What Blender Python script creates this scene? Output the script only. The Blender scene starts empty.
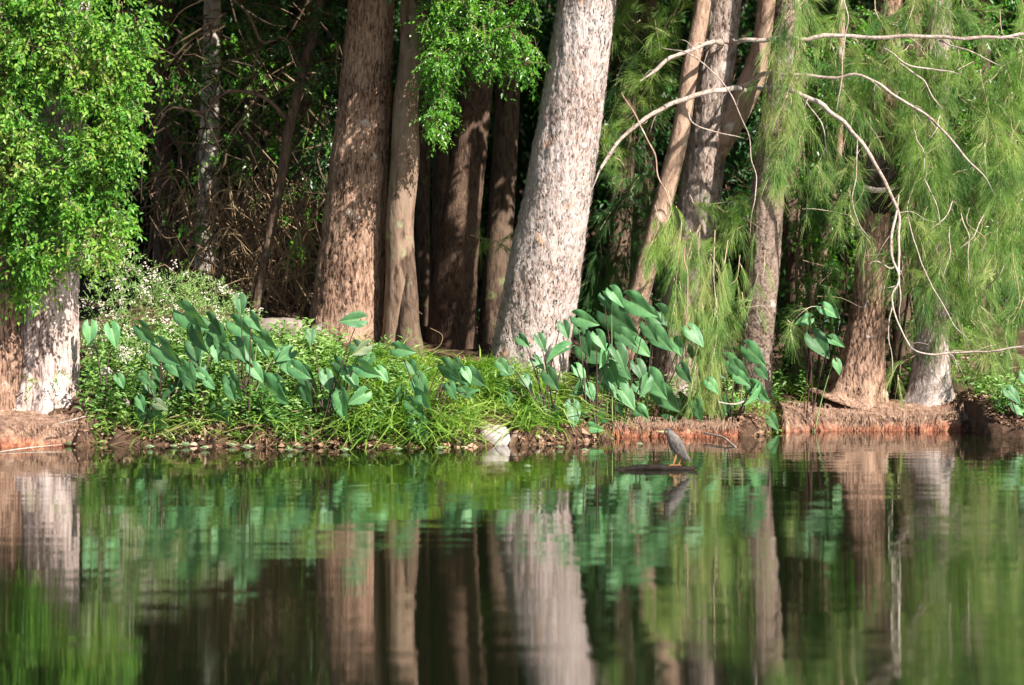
import bpy, math, random
import numpy as np
from mathutils import Vector

rng = np.random.default_rng(7)
random.seed(7)
scene = bpy.context.scene

# ------------------------------------------------------------------ camera
F = 2940.0; CX = 512.0; HY = 256.0; CH = 1.8
cam_d = bpy.data.cameras.new('camera'); cam = bpy.data.objects.new('camera', cam_d)
scene.collection.objects.link(cam)
cam.location = (0, 0, CH); cam.rotation_euler = (math.radians(90), 0, 0)
cam_d.sensor_width = 36.0; cam_d.lens = 36.0 * F / 1024.0
cam_d.shift_y = -(342.5 - HY) / 1024.0
cam_d.clip_start = 0.1; cam_d.clip_end = 800
cam_d.dof.use_dof = True; cam_d.dof.focus_distance = 29.3; cam_d.dof.aperture_fstop = 1.4
scene.camera = cam
scene.render.resolution_x = 1024; scene.render.resolution_y = 685

# ------------------------------------------------------------------ light
SUN_EL = math.radians(38); SUN_AZ = math.radians(45)     # behind the camera, to its right
sdir = np.array([math.sin(SUN_AZ) * math.cos(SUN_EL), -math.cos(SUN_AZ) * math.cos(SUN_EL), math.sin(SUN_EL)])
world = bpy.data.worlds.new('World'); scene.world = world; world.use_nodes = True
nt = world.node_tree; nt.nodes.clear()
sky = nt.nodes.new('ShaderNodeTexSky'); sky.sky_type = 'NISHITA'; sky.sun_disc = False
sky.sun_elevation = SUN_EL; sky.sun_rotation = math.pi - SUN_AZ
bg = nt.nodes.new('ShaderNodeBackground'); bg.inputs['Strength'].default_value = 0.05
wo = nt.nodes.new('ShaderNodeOutputWorld')
nt.links.new(sky.outputs[0], bg.inputs[0]); nt.links.new(bg.outputs[0], wo.inputs[0])
sl = bpy.data.lights.new('sun', 'SUN'); sl.energy = 5.0; sl.angle = math.radians(0.5); sl.color = (1.0, 0.95, 0.87)
so = bpy.data.objects.new('sun', sl); scene.collection.objects.link(so)
so.rotation_euler = Vector(sdir).to_track_quat('Z', 'Y').to_euler(); so.location = (10, -10, 20)
scene.view_settings.view_transform = 'Standard'; scene.view_settings.look = 'None'
scene.view_settings.exposure = 1.3; scene.view_settings.gamma = 1.0
scene.cycles.max_bounces = 6; scene.cycles.diffuse_bounces = 2; scene.cycles.glossy_bounces = 3
scene.cycles.transmission_bounces = 3; scene.cycles.transparent_max_bounces = 4

# ------------------------------------------------------------------ helpers
def W(px, py, Y):
    return np.array([(px - CX) * Y / F, Y, CH - (py - HY) * Y / F])
def pix(P):
    P = np.atleast_2d(P); return CX + P[:, 0] * F / P[:, 1], HY - (P[:, 2] - CH) * F / P[:, 1]

def _hash(ix, iy, iz, seed):
    h = (ix * 374761393 + iy * 668265263 + iz * 1274126177 + seed * 974634777) & 0xFFFFFFFF
    h = ((h ^ (h >> 13)) * 1103515245) & 0xFFFFFFFF
    h = ((h ^ (h >> 16)) * 2246822519) & 0xFFFFFFFF
    return ((h ^ (h >> 15)) & 0xFFFFFF) / float(0xFFFFFF)
def noise(P, seed=0):
    P = np.asarray(P, float); i = np.floor(P).astype(np.int64); f = P - i; f = f * f * (3 - 2 * f)
    r = 0
    for dx in (0, 1):
        for dy in (0, 1):
            for dz in (0, 1):
                w = (f[..., 0] if dx else 1 - f[..., 0]) * (f[..., 1] if dy else 1 - f[..., 1]) * (f[..., 2] if dz else 1 - f[..., 2])
                r = r + w * _hash(i[..., 0] + dx, i[..., 1] + dy, i[..., 2] + dz, seed)
    return r * 2 - 1
def fbm(P, seed=0, o=3):
    r = 0; a = 1.0; s = 0
    for k in range(o):
        r = r + a * noise(np.asarray(P) * 2 ** k, seed + k); s += a; a *= .5
    return r / s
def norm(v):
    return v / (np.linalg.norm(v, axis=-1, keepdims=True) + 1e-9)

class MB:
    """collects vertices and faces for one mesh"""
    def __init__(s): s.v = []; s.q = []; s.t = []; s.n = 0; s.qm = []; s.tm = []
    def add(s, v, q=None, t=None, m=0):
        v = np.asarray(v, float).reshape(-1, 3); s.v.append(v)
        if q is not None and len(q): q = np.asarray(q, np.int64).reshape(-1, 4) + s.n; s.q.append(q); s.qm.append(np.full(len(q), m))
        if t is not None and len(t): t = np.asarray(t, np.int64).reshape(-1, 3) + s.n; s.t.append(t); s.tm.append(np.full(len(t), m))
        s.n += len(v)
    def data(s, name, mats, smooth, base):
        v = np.concatenate(s.v) - np.asarray(base)
        q = np.concatenate(s.q) if s.q else np.zeros((0, 4), np.int64)
        t = np.concatenate(s.t) if s.t else np.zeros((0, 3), np.int64)
        me = bpy.data.meshes.new(name)
        me.vertices.add(len(v)); me.vertices.foreach_set('co', v.astype(np.float32).ravel())
        loops = np.concatenate([q.ravel(), t.ravel()]); me.loops.add(len(loops)); me.loops.foreach_set('vertex_index', loops.astype(np.int32))
        st = np.concatenate([np.arange(len(q)) * 4, len(q) * 4 + np.arange(len(t)) * 3])
        me.polygons.add(len(st)); me.polygons.foreach_set('loop_start', st.astype(np.int32))
        mi = np.concatenate((s.qm if s.q else []) + (s.tm if s.t else []))
        me.polygons.foreach_set('material_index', mi.astype(np.int32))
        me.polygons.foreach_set('use_smooth', np.full(len(st), smooth))
        for m in mats: me.materials.append(m)
        me.update(calc_edges=True); me.validate()
        return me
    def build(s, name, mat, parent=None, smooth=False, base=None):
        mats = mat if isinstance(mat, (list, tuple)) else [mat]
        if base is None:
            base = np.array(wloc(parent)) if parent is not None else np.zeros(3)
        me = s.data(name, mats, smooth, base)
        o = bpy.data.objects.new(name, me); scene.collection.objects.link(o)
        if parent is not None: o.parent = parent
        else: o.location = base
        return o
def wloc(o):
    l = np.array(o.location)
    while o.parent is not None:
        o = o.parent; l = l + np.array(o.location)
    return l
def tag(o, label=None, cat=None, group=None, kind=None):
    if label: o['label'] = label
    if cat: o['category'] = cat
    if group: o['group'] = group
    if kind: o['kind'] = kind
    return o
def thing(name, base, label, cat, group=None):
    o = bpy.data.objects.new(name, None); scene.collection.objects.link(o)
    o.location = tuple(base); o.empty_display_size = .2
    return tag(o, label, cat, group)

def spline(pts, n):
    """Catmull-Rom through rows of pts (any width), n samples"""
    p = np.asarray(pts, float); 
    if len(p) == 2: 
        u = np.linspace(0, 1, n)[:, None]; return p[0] * (1 - u) + p[1] * u
    e = np.vstack([2 * p[0] - p[1], p, 2 * p[-1] - p[-2]])
    L = np.r_[0, np.cumsum(np.linalg.norm(np.diff(p[:, :3], axis=0), axis=1) + 1e-9)]
    s = np.linspace(0, L[-1], n); k = np.clip(np.searchsorted(L, s, side='right') - 1, 0, len(p) - 2)
    u = ((s - L[k]) / (L[k + 1] - L[k]))[:, None]
    a, b, c, d = e[k], e[k + 1], e[k + 2], e[k + 3]
    return .5 * (2 * b + (c - a) * u + (2 * a - 5 * b + 4 * c - d) * u ** 2 + (3 * b - a - 3 * c + d) * u ** 3)
def tube(mb, P, R, sides=6, m=0, flat=1.0, rough=None, cap=True):
    """P (n,3), R (n,) ; rough(Pring, ang, t) -> radius factor"""
    P = np.asarray(P, float); R = np.broadcast_to(R, (len(P),)).astype(float)
    T = norm(np.gradient(P, axis=0))
    ref = np.array([0, 1.0, 0]) if abs(T[:, 1]).mean() < .85 else np.array([1.0, 0, 0])
    A = norm(np.cross(T, ref)); B = np.cross(T, A)
    an = np.arange(sides) * 2 * math.pi / sides
    ring = A[:, None] * np.cos(an)[None, :, None] + B[:, None] * (np.sin(an) * flat)[None, :, None]
    rr = R[:, None] * np.ones(sides)
    if rough is not None: rr = rr * rough(P[:, None] + ring * .3, an[None, :] + 0 * rr, rr)
    v = P[:, None] + ring * rr[..., None]
    n = len(P); i = np.arange(n - 1)[:, None]; j = np.arange(sides)[None, :]; j2 = (j + 1) % sides
    q = np.stack([i * sides + j, i * sides + j2, (i + 1) * sides + j2, (i + 1) * sides + j], -1).reshape(-1, 4)
    vv = v.reshape(-1, 3)
    if cap:
        vv = np.vstack([vv, P[0], P[-1]]); a = n * sides
        jj = np.arange(sides); t1 = np.stack([jj * 0 + a, (jj + 1) % sides, jj], -1); t2 = np.stack([jj * 0 + a + 1, (n - 1) * sides + jj, (n - 1) * sides + (jj + 1) % sides], -1)
        mb.add(vv, q, np.vstack([t1, t2]), m)
    else: mb.add(vv, q, None, m)
def ribbons(mb, C, S, w, m=0):
    """C (k,n,3) centre lines, S (k,3) side dirs, w (k,n) half widths"""
    k, n, _ = C.shape
    v = np.stack([C - S[:, None] * w[..., None], C + S[:, None] * w[..., None]], 2).reshape(-1, 3)
    b = (np.arange(k) * n * 2)[:, None]; i = np.arange(n - 1)[None, :] * 2
    q = np.stack([b + i, b + i + 1, b + i + 3, b + i + 2], -1).reshape(-1, 4)
    mb.add(v, q, None, m)
def leaves(mb, P, D, N, L, Wd, m=0):
    """folded leaf, four vertices"""
    D = norm(D); S = norm(np.cross(D, N)); N = np.cross(S, D)
    L = np.broadcast_to(L, (len(P),))[:, None]; Wd = np.broadcast_to(Wd, (len(P),))[:, None]
    mid = P + D * L * .42
    v = np.stack([P, mid + S * Wd * .5 + N * Wd * .18, P + D * L - N * L * .12, mid - S * Wd * .5 + N * Wd * .18], 1).reshape(-1, 3)
    b = np.arange(len(P)) * 4
    mb.add(v, None, np.vstack([np.stack([b, b + 1, b + 2], -1), np.stack([b, b + 2, b + 3], -1)]), m)
def rdir(n): return norm(rng.normal(size=(n, 3)))

def leaf_mass(mb, clumps, twigs_per_m2, L, k=9, droop=.3, shell=.55, stem=None, wr=.5, jag=.25, keep=None):
    """clumps: (centre xyz, radii xyz). twigs scattered in the outer shell of the clump, each carrying k leaves"""
    for c, r in clumps:
        c = np.asarray(c, float); r = np.asarray(r, float)
        area = 4 * math.pi * ((r[0] * r[1]) ** 1.6 / 3 + (r[0] * r[2]) ** 1.6 / 3 + (r[1] * r[2]) ** 1.6 / 3) ** (1 / 1.6)
        n = max(3, int(area * twigs_per_m2))
        d = rdir(n); rad = shell + (1 - shell) * rng.random(n) ** .7
        rad = rad * (1 + jag * fbm((c + d * r) * 2.2, 11) * 2)
        p = c + d * r * rad[:, None]
        g = fbm(p * 1.7, 23); ok = g > -.28
        p, d = p[ok], d[ok]; n = len(p)
        if n == 0: continue
        ax = norm(d * .8 + rdir(n) * .7 + np.array([0, -.15, -droop]))
        tl = L * (2.2 + 2.5 * rng.random(n))
        u = (np.arange(k) + .5) / k
        P = p[:, None] + ax[:, None] * (u[None, :, None] * tl[:, None, None]) + np.array([0, 0, -1]) * (u ** 2)[None, :, None] * tl[:, None, None] * .25
        sd = norm(np.cross(ax, rdir(n)))
        sg = np.where(np.arange(k) % 2, 1, -1)[None, :, None]
        D = ax[:, None] * .6 + sd[:, None] * sg * .9 + rng.normal(size=(n, k, 3)) * .3 + np.array([0, 0, -droop])
        N = np.array([.15, -.45, .75]) + rng.normal(size=(n, k, 3)) * .45
        P = P.reshape(-1, 3); D = D.reshape(-1, 3); N = N.reshape(-1, 3)
        Ls = L * (.6 + .6 * rng.random(len(P)))
        if keep is not None:
            kk = keep(P); P, D, N, Ls = P[kk], D[kk], N[kk], Ls[kk]
        leaves(mb, P, D, N, Ls, Ls * wr)
        if stem is not None:
            for i in rng.permutation(n)[:int(n * .35)]:
                tube(stem, np.stack([p[i] - ax[i] * tl[i] * .6, p[i] + ax[i] * tl[i] * .5, p[i] + ax[i] * tl[i] - np.array([0, 0, tl[i] * .22])]), [.004, .003, .0015], 3, cap=False)
def pclump(px, py, rx, ry, Y, rd=None):
    s = Y / F; return (W(px, py, Y), (rx * s, (rd if rd is not None else (rx + ry) / 2 * s), ry * s))

# ------------------------------------------------------------------ materials
def mat(name):
    m = bpy.data.materials.new(name); m.use_nodes = True; nt = m.node_tree; nt.nodes.clear()
    o = nt.nodes.new('ShaderNodeOutputMaterial')
    return m, nt, o
def nd(nt, t, **k):
    n = nt.nodes.new(t)
    for a, b in k.items(): setattr(n, a, b)
    return n
def ramp(nt, stops, fac):
    r = nd(nt, 'ShaderNodeValToRGB'); cr = r.color_ramp
    while len(cr.elements) < len(stops): cr.elements.new(.5)
    for e, (p, c) in zip(cr.elements, stops): e.position = p; e.color = (*c, 1) if len(c) == 3 else c
    nt.links.new(fac, r.inputs[0]); return r.outputs[0]
def leaf_mat(name, cols, transl=.35, rough=.45, gloss=.5, patch=1.5, pc=1.3):
    m, nt, o = mat(name); L = nt.links.new
    g = nd(nt, 'ShaderNodeNewGeometry'); tc = nd(nt, 'ShaderNodeTexCoord')
    nz = nd(nt, 'ShaderNodeTexNoise'); nz.inputs['Scale'].default_value = patch; nz.inputs['Detail'].default_value = 2
    L(tc.outputs['Object'], nz.inputs['Vector'])
    a = nd(nt, 'ShaderNodeMath', operation='MULTIPLY_ADD'); L(g.outputs['Random Per Island'], a.inputs[0]); a.inputs[1].default_value = .55
    b = nd(nt, 'ShaderNodeMath', operation='MULTIPLY_ADD'); L(nz.outputs[0], b.inputs[0]); b.inputs[1].default_value = pc; b.inputs[2].default_value = .23 - pc * .5
    L(b.outputs[0], a.inputs[2])
    n = len(cols); c = ramp(nt, [(i / (n - 1) * .9 + .05, cc) for i, cc in enumerate(cols)], a.outputs[0])
    p = nd(nt, 'ShaderNodeBsdfPrincipled'); L(c, p.inputs['Base Color']); p.inputs['Roughness'].default_value = rough
    p.inputs['Specular IOR Level'].default_value = gloss
    if transl > 0:
        t = nd(nt, 'ShaderNodeBsdfTranslucent'); mx = nd(nt, 'ShaderNodeMixRGB', blend_type='MULTIPLY'); mx.inputs[0].default_value = 1
        mx.inputs[2].default_value = (1.5, 1.7, .6, 1); L(c, mx.inputs[1]); L(mx.outputs[0], t.inputs[0])
        ms = nd(nt, 'ShaderNodeMixShader'); ms.inputs[0].default_value = transl; L(p.outputs[0], ms.inputs[1]); L(t.outputs[0], ms.inputs[2]); L(ms.outputs[0], o.inputs[0])
    else: L(p.outputs[0], o.inputs[0])
    return m
def bark_mat(name, pale, mid, dark, sc=(34, 34, 7), crack=.5, lichen=None, lich=0.0, bump=1.0, big=1.6):
    m, nt, o = mat(name); L = nt.links.new
    tc = nd(nt, 'ShaderNodeTexCoord'); mp = nd(nt, 'ShaderNodeMapping'); mp.inputs['Scale'].default_value = sc; L(tc.outputs['Object'], mp.inputs[0])
    n1 = nd(nt, 'ShaderNodeTexNoise'); n1.inputs['Scale'].default_value = 1; n1.inputs['Detail'].default_value = 4; n1.inputs['Roughness'].default_value = .65; n1.inputs['Distortion'].default_value = .6
    L(mp.outputs[0], n1.inputs['Vector'])
    n2 = nd(nt, 'ShaderNodeTexNoise'); n2.inputs['Scale'].default_value = big; n2.inputs['Detail'].default_value = 3; L(tc.outputs['Object'], n2.inputs['Vector'])
    ad = nd(nt, 'ShaderNodeMath', operation='MULTIPLY_ADD'); L(n2.outputs[0], ad.inputs[0]); ad.inputs[1].default_value = .45; 
    sb = nd(nt, 'ShaderNodeMath', operation='SUBTRACT'); L(n1.outputs[0], sb.inputs[0]); sb.inputs[1].default_value = .225; L(sb.outputs[0], ad.inputs[2])
    c = ramp(nt, [(.28 + .12 * crack, dark), (.38 + .12 * crack, mid), (.62, pale)], ad.outputs[0])
    if lichen:
        n3 = nd(nt, 'ShaderNodeTexNoise'); n3.inputs['Scale'].default_value = 5; n3.inputs['Detail'].default_value = 5; L(tc.outputs['Object'], n3.inputs['Vector'])
        f = ramp(nt, [(.62 - lich, (0, 0, 0)), (.70 - lich, (1, 1, 1))], n3.outputs[0])
        mx = nd(nt, 'ShaderNodeMixRGB'); L(f, mx.inputs[0]); L(c, mx.inputs[1]); mx.inputs[2].default_value = (*lichen, 1); c = mx.outputs[0]
    p = nd(nt, 'ShaderNodeBsdfPrincipled'); L(c, p.inputs['Base Color']); p.inputs['Roughness'].default_value = .9; p.inputs['Specular IOR Level'].default_value = .2
    bp = nd(nt, 'ShaderNodeBump'); bp.inputs['Strength'].default_value = bump; bp.inputs['Distance'].default_value = .02; L(n1.outputs[0], bp.inputs['Height']); L(bp.outputs[0], p.inputs['Normal'])
    L(p.outputs[0], o.inputs[0]); return m
def plain_mat(name, cols, scale=8, rough=.8, spec=.3, bump=.3, dist=.02, stretch=(1, 1, 1)):
    m, nt, o = mat(name); L = nt.links.new
    tc = nd(nt, 'ShaderNodeTexCoord'); mp = nd(nt, 'ShaderNodeMapping'); mp.inputs['Scale'].default_value = stretch; L(tc.outputs['Object'], mp.inputs[0])
    n1 = nd(nt, 'ShaderNodeTexNoise'); n1.inputs['Scale'].default_value = scale; n1.inputs['Detail'].default_value = 6; n1.inputs['Roughness'].default_value = .65; L(mp.outputs[0], n1.inputs['Vector'])
    n = len(cols); c = ramp(nt, [(.3 + .4 * i / max(1, n - 1), cc) for i, cc in enumerate(cols)], n1.outputs[0])
    p = nd(nt, 'ShaderNodeBsdfPrincipled'); L(c, p.inputs['Base Color']); p.inputs['Roughness'].default_value = rough; p.inputs['Specular IOR Level'].default_value = spec
    bp = nd(nt, 'ShaderNodeBump'); bp.inputs['Strength'].default_value = bump; bp.inputs['Distance'].default_value = dist; L(n1.outputs[0], bp.inputs['Height']); L(bp.outputs[0], p.inputs['Normal'])
    L(p.outputs[0], o.inputs[0]); return m
def island_mat(name, cols, rough=.8, spec=.3, transl=0):
    return leaf_mat(name, cols, transl=transl, rough=rough, gloss=spec)

M = {}
M['bark_pale'] = bark_mat('bark_pale', (.44, .38, .355), (.32, .245, .215), (.16, .10, .08), sc=(42, 42, 15), crack=.5, lichen=(.42, .25, .17), lich=.0, bump=1.0)
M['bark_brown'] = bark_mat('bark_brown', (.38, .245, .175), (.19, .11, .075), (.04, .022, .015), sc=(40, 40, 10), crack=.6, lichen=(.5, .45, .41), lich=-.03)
M['bark_slim'] = bark_mat('bark_slim', (.24, .165, .12), (.17, .11, .075), (.06, .036, .024), sc=(16, 16, 4), crack=.35, lichen=(.22, .21, .12), lich=.03, bump=.7)
M['bark_grey'] = bark_mat('bark_grey', (.38, .30, .26), (.23, .17, .14), (.07, .045, .035), sc=(30, 30, 12), crack=.5, lichen=(.42, .37, .33), lich=.0)
M['bark_umber'] = bark_mat('bark_umber', (.25, .185, .15), (.15, .105, .08), (.055, .035, .027), sc=(26, 26, 30), crack=.5, lichen=(.38, .33, .29), lich=.0)
M['bark_tan'] = bark_mat('bark_tan', (.38, .26, .19), (.26, .165, .115), (.14, .08, .05), sc=(18, 18, 8), crack=.35, lichen=(.5, .44, .38), lich=.0, bump=.7)
M['bark_left'] = bark_mat('bark_left', (.52, .43, .40), (.34, .25, .22), (.10, .06, .045), sc=(34, 34, 7), crack=.5, lichen=(.36, .20, .14), lich=-.02)
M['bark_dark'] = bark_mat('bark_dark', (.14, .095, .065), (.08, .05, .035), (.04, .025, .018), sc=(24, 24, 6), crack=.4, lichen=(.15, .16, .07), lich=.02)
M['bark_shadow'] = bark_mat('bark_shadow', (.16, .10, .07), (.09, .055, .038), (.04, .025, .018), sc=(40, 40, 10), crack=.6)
M['bark_mottled'] = bark_mat('bark_mottled', (.55, .50, .46), (.35, .29, .24), (.1, .08, .06), sc=(10, 10, 6), crack=.5)
M['branch'] = bark_mat('branch', (.44, .37, .32), (.28, .21, .17), (.15, .10, .075), sc=(30, 30, 30), crack=.3, bump=.4)
M['twig'] = island_mat('twig', [(.30, .21, .13), (.45, .33, .22), (.55, .46, .37)], rough=.85)
M['twig_dark'] = island_mat('twig_dark', [(.05, .032, .02), (.12, .08, .05), (.22, .15, .09)], rough=.9)
M['vine_stem'] = island_mat('vine_stem', [(.02, .013, .008), (.05, .032, .02), (.10, .065, .04), (.34, .24, .15)], rough=.9)
M['straw'] = island_mat('straw', [(.09, .055, .03), (.22, .145, .08), (.46, .33, .19)], rough=.85)
M['ivy'] = leaf_mat('ivy', [(.02, .085, .008), (.05, .17, .014), (.11, .27, .025), (.22, .37, .05), (.25, .23, .07)], transl=.3, rough=.45, gloss=.4)
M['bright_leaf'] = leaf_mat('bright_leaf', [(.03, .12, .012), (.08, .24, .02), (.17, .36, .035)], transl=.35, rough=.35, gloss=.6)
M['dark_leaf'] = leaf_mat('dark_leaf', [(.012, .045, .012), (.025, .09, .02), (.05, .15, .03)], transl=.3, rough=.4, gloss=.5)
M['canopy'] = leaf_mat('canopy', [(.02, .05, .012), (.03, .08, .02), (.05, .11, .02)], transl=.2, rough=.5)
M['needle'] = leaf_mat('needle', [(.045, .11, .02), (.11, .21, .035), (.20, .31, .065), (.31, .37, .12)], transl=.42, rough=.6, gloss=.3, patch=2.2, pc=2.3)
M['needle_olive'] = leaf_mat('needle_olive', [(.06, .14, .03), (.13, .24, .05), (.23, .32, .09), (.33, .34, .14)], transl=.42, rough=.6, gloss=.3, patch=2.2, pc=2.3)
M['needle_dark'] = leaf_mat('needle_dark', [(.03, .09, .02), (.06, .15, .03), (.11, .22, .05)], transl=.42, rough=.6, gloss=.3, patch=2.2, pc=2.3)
M['grass'] = leaf_mat('grass', [(.06, .15, .02), (.16, .30, .04), (.30, .43, .085), (.46, .48, .20)], transl=.35, rough=.45)
M['herb'] = leaf_mat('herb', [(.035, .11, .018), (.09, .21, .035), (.19, .33, .08), (.30, .40, .13)], transl=.3, rough=.5)
M['pale_herb'] = leaf_mat('pale_herb', [(.10, .20, .05), (.20, .32, .09), (.34, .42, .17)], transl=.3, rough=.5)
M['petal'] = island_mat('petal', [(.55, .46, .44), (.72, .64, .61), (.85, .78, .76)], rough=.6, transl=.2)
M['litter'] = island_mat('litter', [(.08, .04, .024), (.18, .10, .06), (.32, .19, .12), (.55, .43, .32)], rough=.7)
M['stalk'] = plain_mat('stalk', [(.035, .016, .016), (.08, .035, .028)], scale=5, rough=.5)
M['stalk_green'] = plain_mat('stalk_green', [(.10, .17, .05), (.18, .26, .09)], scale=5, rough=.5)
M['rock'] = plain_mat('rock', [(.10, .07, .055), (.20, .155, .13), (.33, .28, .25)], scale=7, rough=.85, bump=.5)
M['rock_white'] = plain_mat('rock_white', [(.25, .18, .15), (.38, .33, .30), (.47, .43, .41)], scale=5, rough=.8, bump=.4)
M['rock_tan'] = plain_mat('rock_tan', [(.2, .12, .09), (.38, .28, .22), (.55, .46, .4)], scale=9, rough=.8, bump=.4)
M['wet_wood'] = plain_mat('wet_wood', [(.008, .006, .005), (.03, .022, .017)], scale=20, rough=.6, spec=.1)
M['rosette'] = leaf_mat('rosette', [(.30, .42, .2), (.5, .58, .38)], transl=.1, rough=.6)
M['trunk_shade'] = plain_mat('trunk_shade', [(.012, .008, .006), (.03, .018, .014)], scale=20, rough=.95)

def taro_mat(name, c1, c2):
    m, nt, o = mat(name); L = nt.links.new
    uv = nd(nt, 'ShaderNodeTexCoord'); n1 = nd(nt, 'ShaderNodeTexNoise'); n1.inputs['Scale'].default_value = 9; n1.inputs['Detail'].default_value = 3; L(uv.outputs['Object'], n1.inputs[0])
    c = ramp(nt, [(.35, c1), (.65, c2)], n1.outputs[0])
    at = nd(nt, 'ShaderNodeAttribute'); at.attribute_name = 'vein'
    mx = nd(nt, 'ShaderNodeMixRGB'); L(at.outputs['Fac'], mx.inputs[0]); L(c, mx.inputs[1]); mx.inputs[2].default_value = (c2[0] * 1.7, c2[1] * 1.3, c2[2] * 1.3, 1)
    oi = nd(nt, 'ShaderNodeObjectInfo'); hs = nd(nt, 'ShaderNodeHueSaturation'); 
    mr = nd(nt, 'ShaderNodeMapRange'); mr.inputs['To Min'].default_value = .5; mr.inputs['To Max'].default_value = 1.15; L(oi.outputs['Random'], mr.inputs[0]); L(mr.outputs[0], hs.inputs['Value']); L(mx.outputs[0], hs.inputs['Color'])
    p = nd(nt, 'ShaderNodeBsdfPrincipled'); L(hs.outputs[0], p.inputs['Base Color']); p.inputs['Roughness'].default_value = .5; p.inputs['Specular IOR Level'].default_value = .35
    t = nd(nt, 'ShaderNodeBsdfTranslucent'); m2 = nd(nt, 'ShaderNodeMixRGB', blend_type='MULTIPLY'); m2.inputs[0].default_value = 1; m2.inputs[2].default_value = (1.6, 1.7, .5, 1); L(hs.outputs[0], m2.inputs[1]); L(m2.outputs[0], t.inputs[0])
    ms = nd(nt, 'ShaderNodeMixShader'); ms.inputs[0].default_value = .2; L(p.outputs[0], ms.inputs[1]); L(t.outputs[0], ms.inputs[2]); L(ms.outputs[0], o.inputs[0])
    return m
M['taro'] = taro_mat('taro', (.06, .18, .07), (.11, .27, .10))
M['taro_old'] = taro_mat('taro_old', (.35, .30, .06), (.20, .30, .07))
M['taro_pale'] = taro_mat('taro_pale', (.22, .33, .17), (.32, .42, .22))

# ------------------------------------------------------------------ ground
EPX = np.array([-900, -200, 0, 80, 100, 200, 300, 400, 470, 520, 600, 640, 700, 760, 780, 900, 970, 985, 1024, 1300, 1900])
ERO = np.array([446, 446, 446, 447, 444, 446, 447, 447, 447, 445, 440, 436, 436, 436, 432, 431, 431, 436, 438, 436, 436])
EY = 1.8 * F / (ERO - HY); EX = (EPX - CX) * EY / F
CRX = np.array([-900, 0, 80, 120, 200, 290, 350, 450, 540, 600, 700, 780, 960, 1024, 1900])
CRH = np.array([.32, .30, .40, .85, 1.02, .92, .80, .55, .48, .28, .28, .28, .28, .32, .4])
CRD = np.array([.4, .4, .6, 2.4, 2.8, 2.6, 2.3, 1.7, 1.5, .9, .8, .5, .5, .8, .8])
CX_ = (CRX - CX) * 28.8 / F
def edgeY(x): return np.interp(x, EX, EY)
def ground(x, y):
    x = np.asarray(x, float); y = np.asarray(y, float)
    e = edgeY(x) + .10 * noise(np.stack([x * 3.1, x * 0, x * 0], -1), 5) + .05 * noise(np.stack([x * 9, x * 0, x * 0], -1), 6)
    pxx = CX + x * F / 28.8
    for a_, b_ in ((-170, 96), (606, 748), (772, 976)):
        e = e + .32 * np.clip((pxx - a_ - 4) / 10, 0, 1) * np.clip((b_ - 4 - pxx) / 10, 0, 1) * (1 if b_ < 700 or True else 1)
    d = y - e; H = np.interp(x, CX_, CRH); D = np.interp(x, CX_, CRD)
    lip = .10 + .05 * noise(np.stack([x * 2, x * 0 + 3, x * 0], -1), 8)
    z = np.where(d < 0, np.maximum(d * .9, -.7), 0)
    up = np.clip(d / .07, 0, 1) * lip + (H - lip) * np.clip((d - .07) / (D - .07), 0, 1) ** .75
    back = np.maximum(d - D, 0)
    up = up + back * .05 + np.clip(y - 44, 0, 22) ** 1.25 * .42 + np.clip(-x - 2.2, 0, 1.5) * np.clip(back, 0, 3) * .12
    P = np.stack([x, y, 0 * x], -1)
    up = up + (fbm(P * 1.3, 31) * .10 + fbm(P * 6, 37) * .03) * np.clip(d / .6, 0, 1)
    return np.where(d < 0, z, up)
def grid_obj(name, xs, ys, fz, m, smooth=True):
    X, Y = np.meshgrid(xs, ys); Z = fz(X, Y); n, k = X.shape
    i = np.arange(n - 1)[:, None]; j = np.arange(k - 1)[None, :]
    q = np.stack([i * k + j, i * k + j + 1, (i + 1) * k + j + 1, (i + 1) * k + j], -1).reshape(-1, 4)
    mb = MB(); mb.add(np.stack([X, Y, Z], -1).reshape(-1, 3), q); return mb.build(name, m, None, smooth)
mg, nt_, o_ = mat('bank_soil'); Lk = nt_.links.new
tc = nd(nt_, 'ShaderNodeTexCoord'); n1 = nd(nt_, 'ShaderNodeTexNoise'); n1.inputs['Scale'].default_value = 9; n1.inputs['Detail'].default_value = 8; n1.inputs['Roughness'].default_value = .7; Lk(tc.outputs['Object'], n1.inputs[0])
cc = ramp(nt_, [(.3, (.03, .016, .010)), (.5, (.08, .045, .028)), (.68, (.18, .11, .07))], n1.outputs[0])
pp = nd(nt_, 'ShaderNodeBsdfPrincipled'); Lk(cc, pp.inputs['Base Color']); pp.inputs['Roughness'].default_value = .9; pp.inputs['Specular IOR Level'].default_value = .2
bp = nd(nt_, 'ShaderNodeBump'); bp.inputs['Distance'].default_value = .05; bp.inputs['Strength'].default_value = .8; Lk(n1.outputs[0], bp.inputs['Height']); Lk(bp.outputs[0], pp.inputs['Normal']); Lk(pp.outputs[0], o_.inputs[0])
xs = np.unique(np.r_[np.linspace(-140, -9, 40), np.linspace(-9, 9, 420), np.linspace(9, 140, 40)])
ys = np.unique(np.r_[np.linspace(-60, 26, 20), np.linspace(26, 34, 220), np.linspace(34, 48, 80), np.linspace(48, 140, 40)])
g = grid_obj('ground', xs, ys, ground, mg); tag(g, kind='structure')

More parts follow.
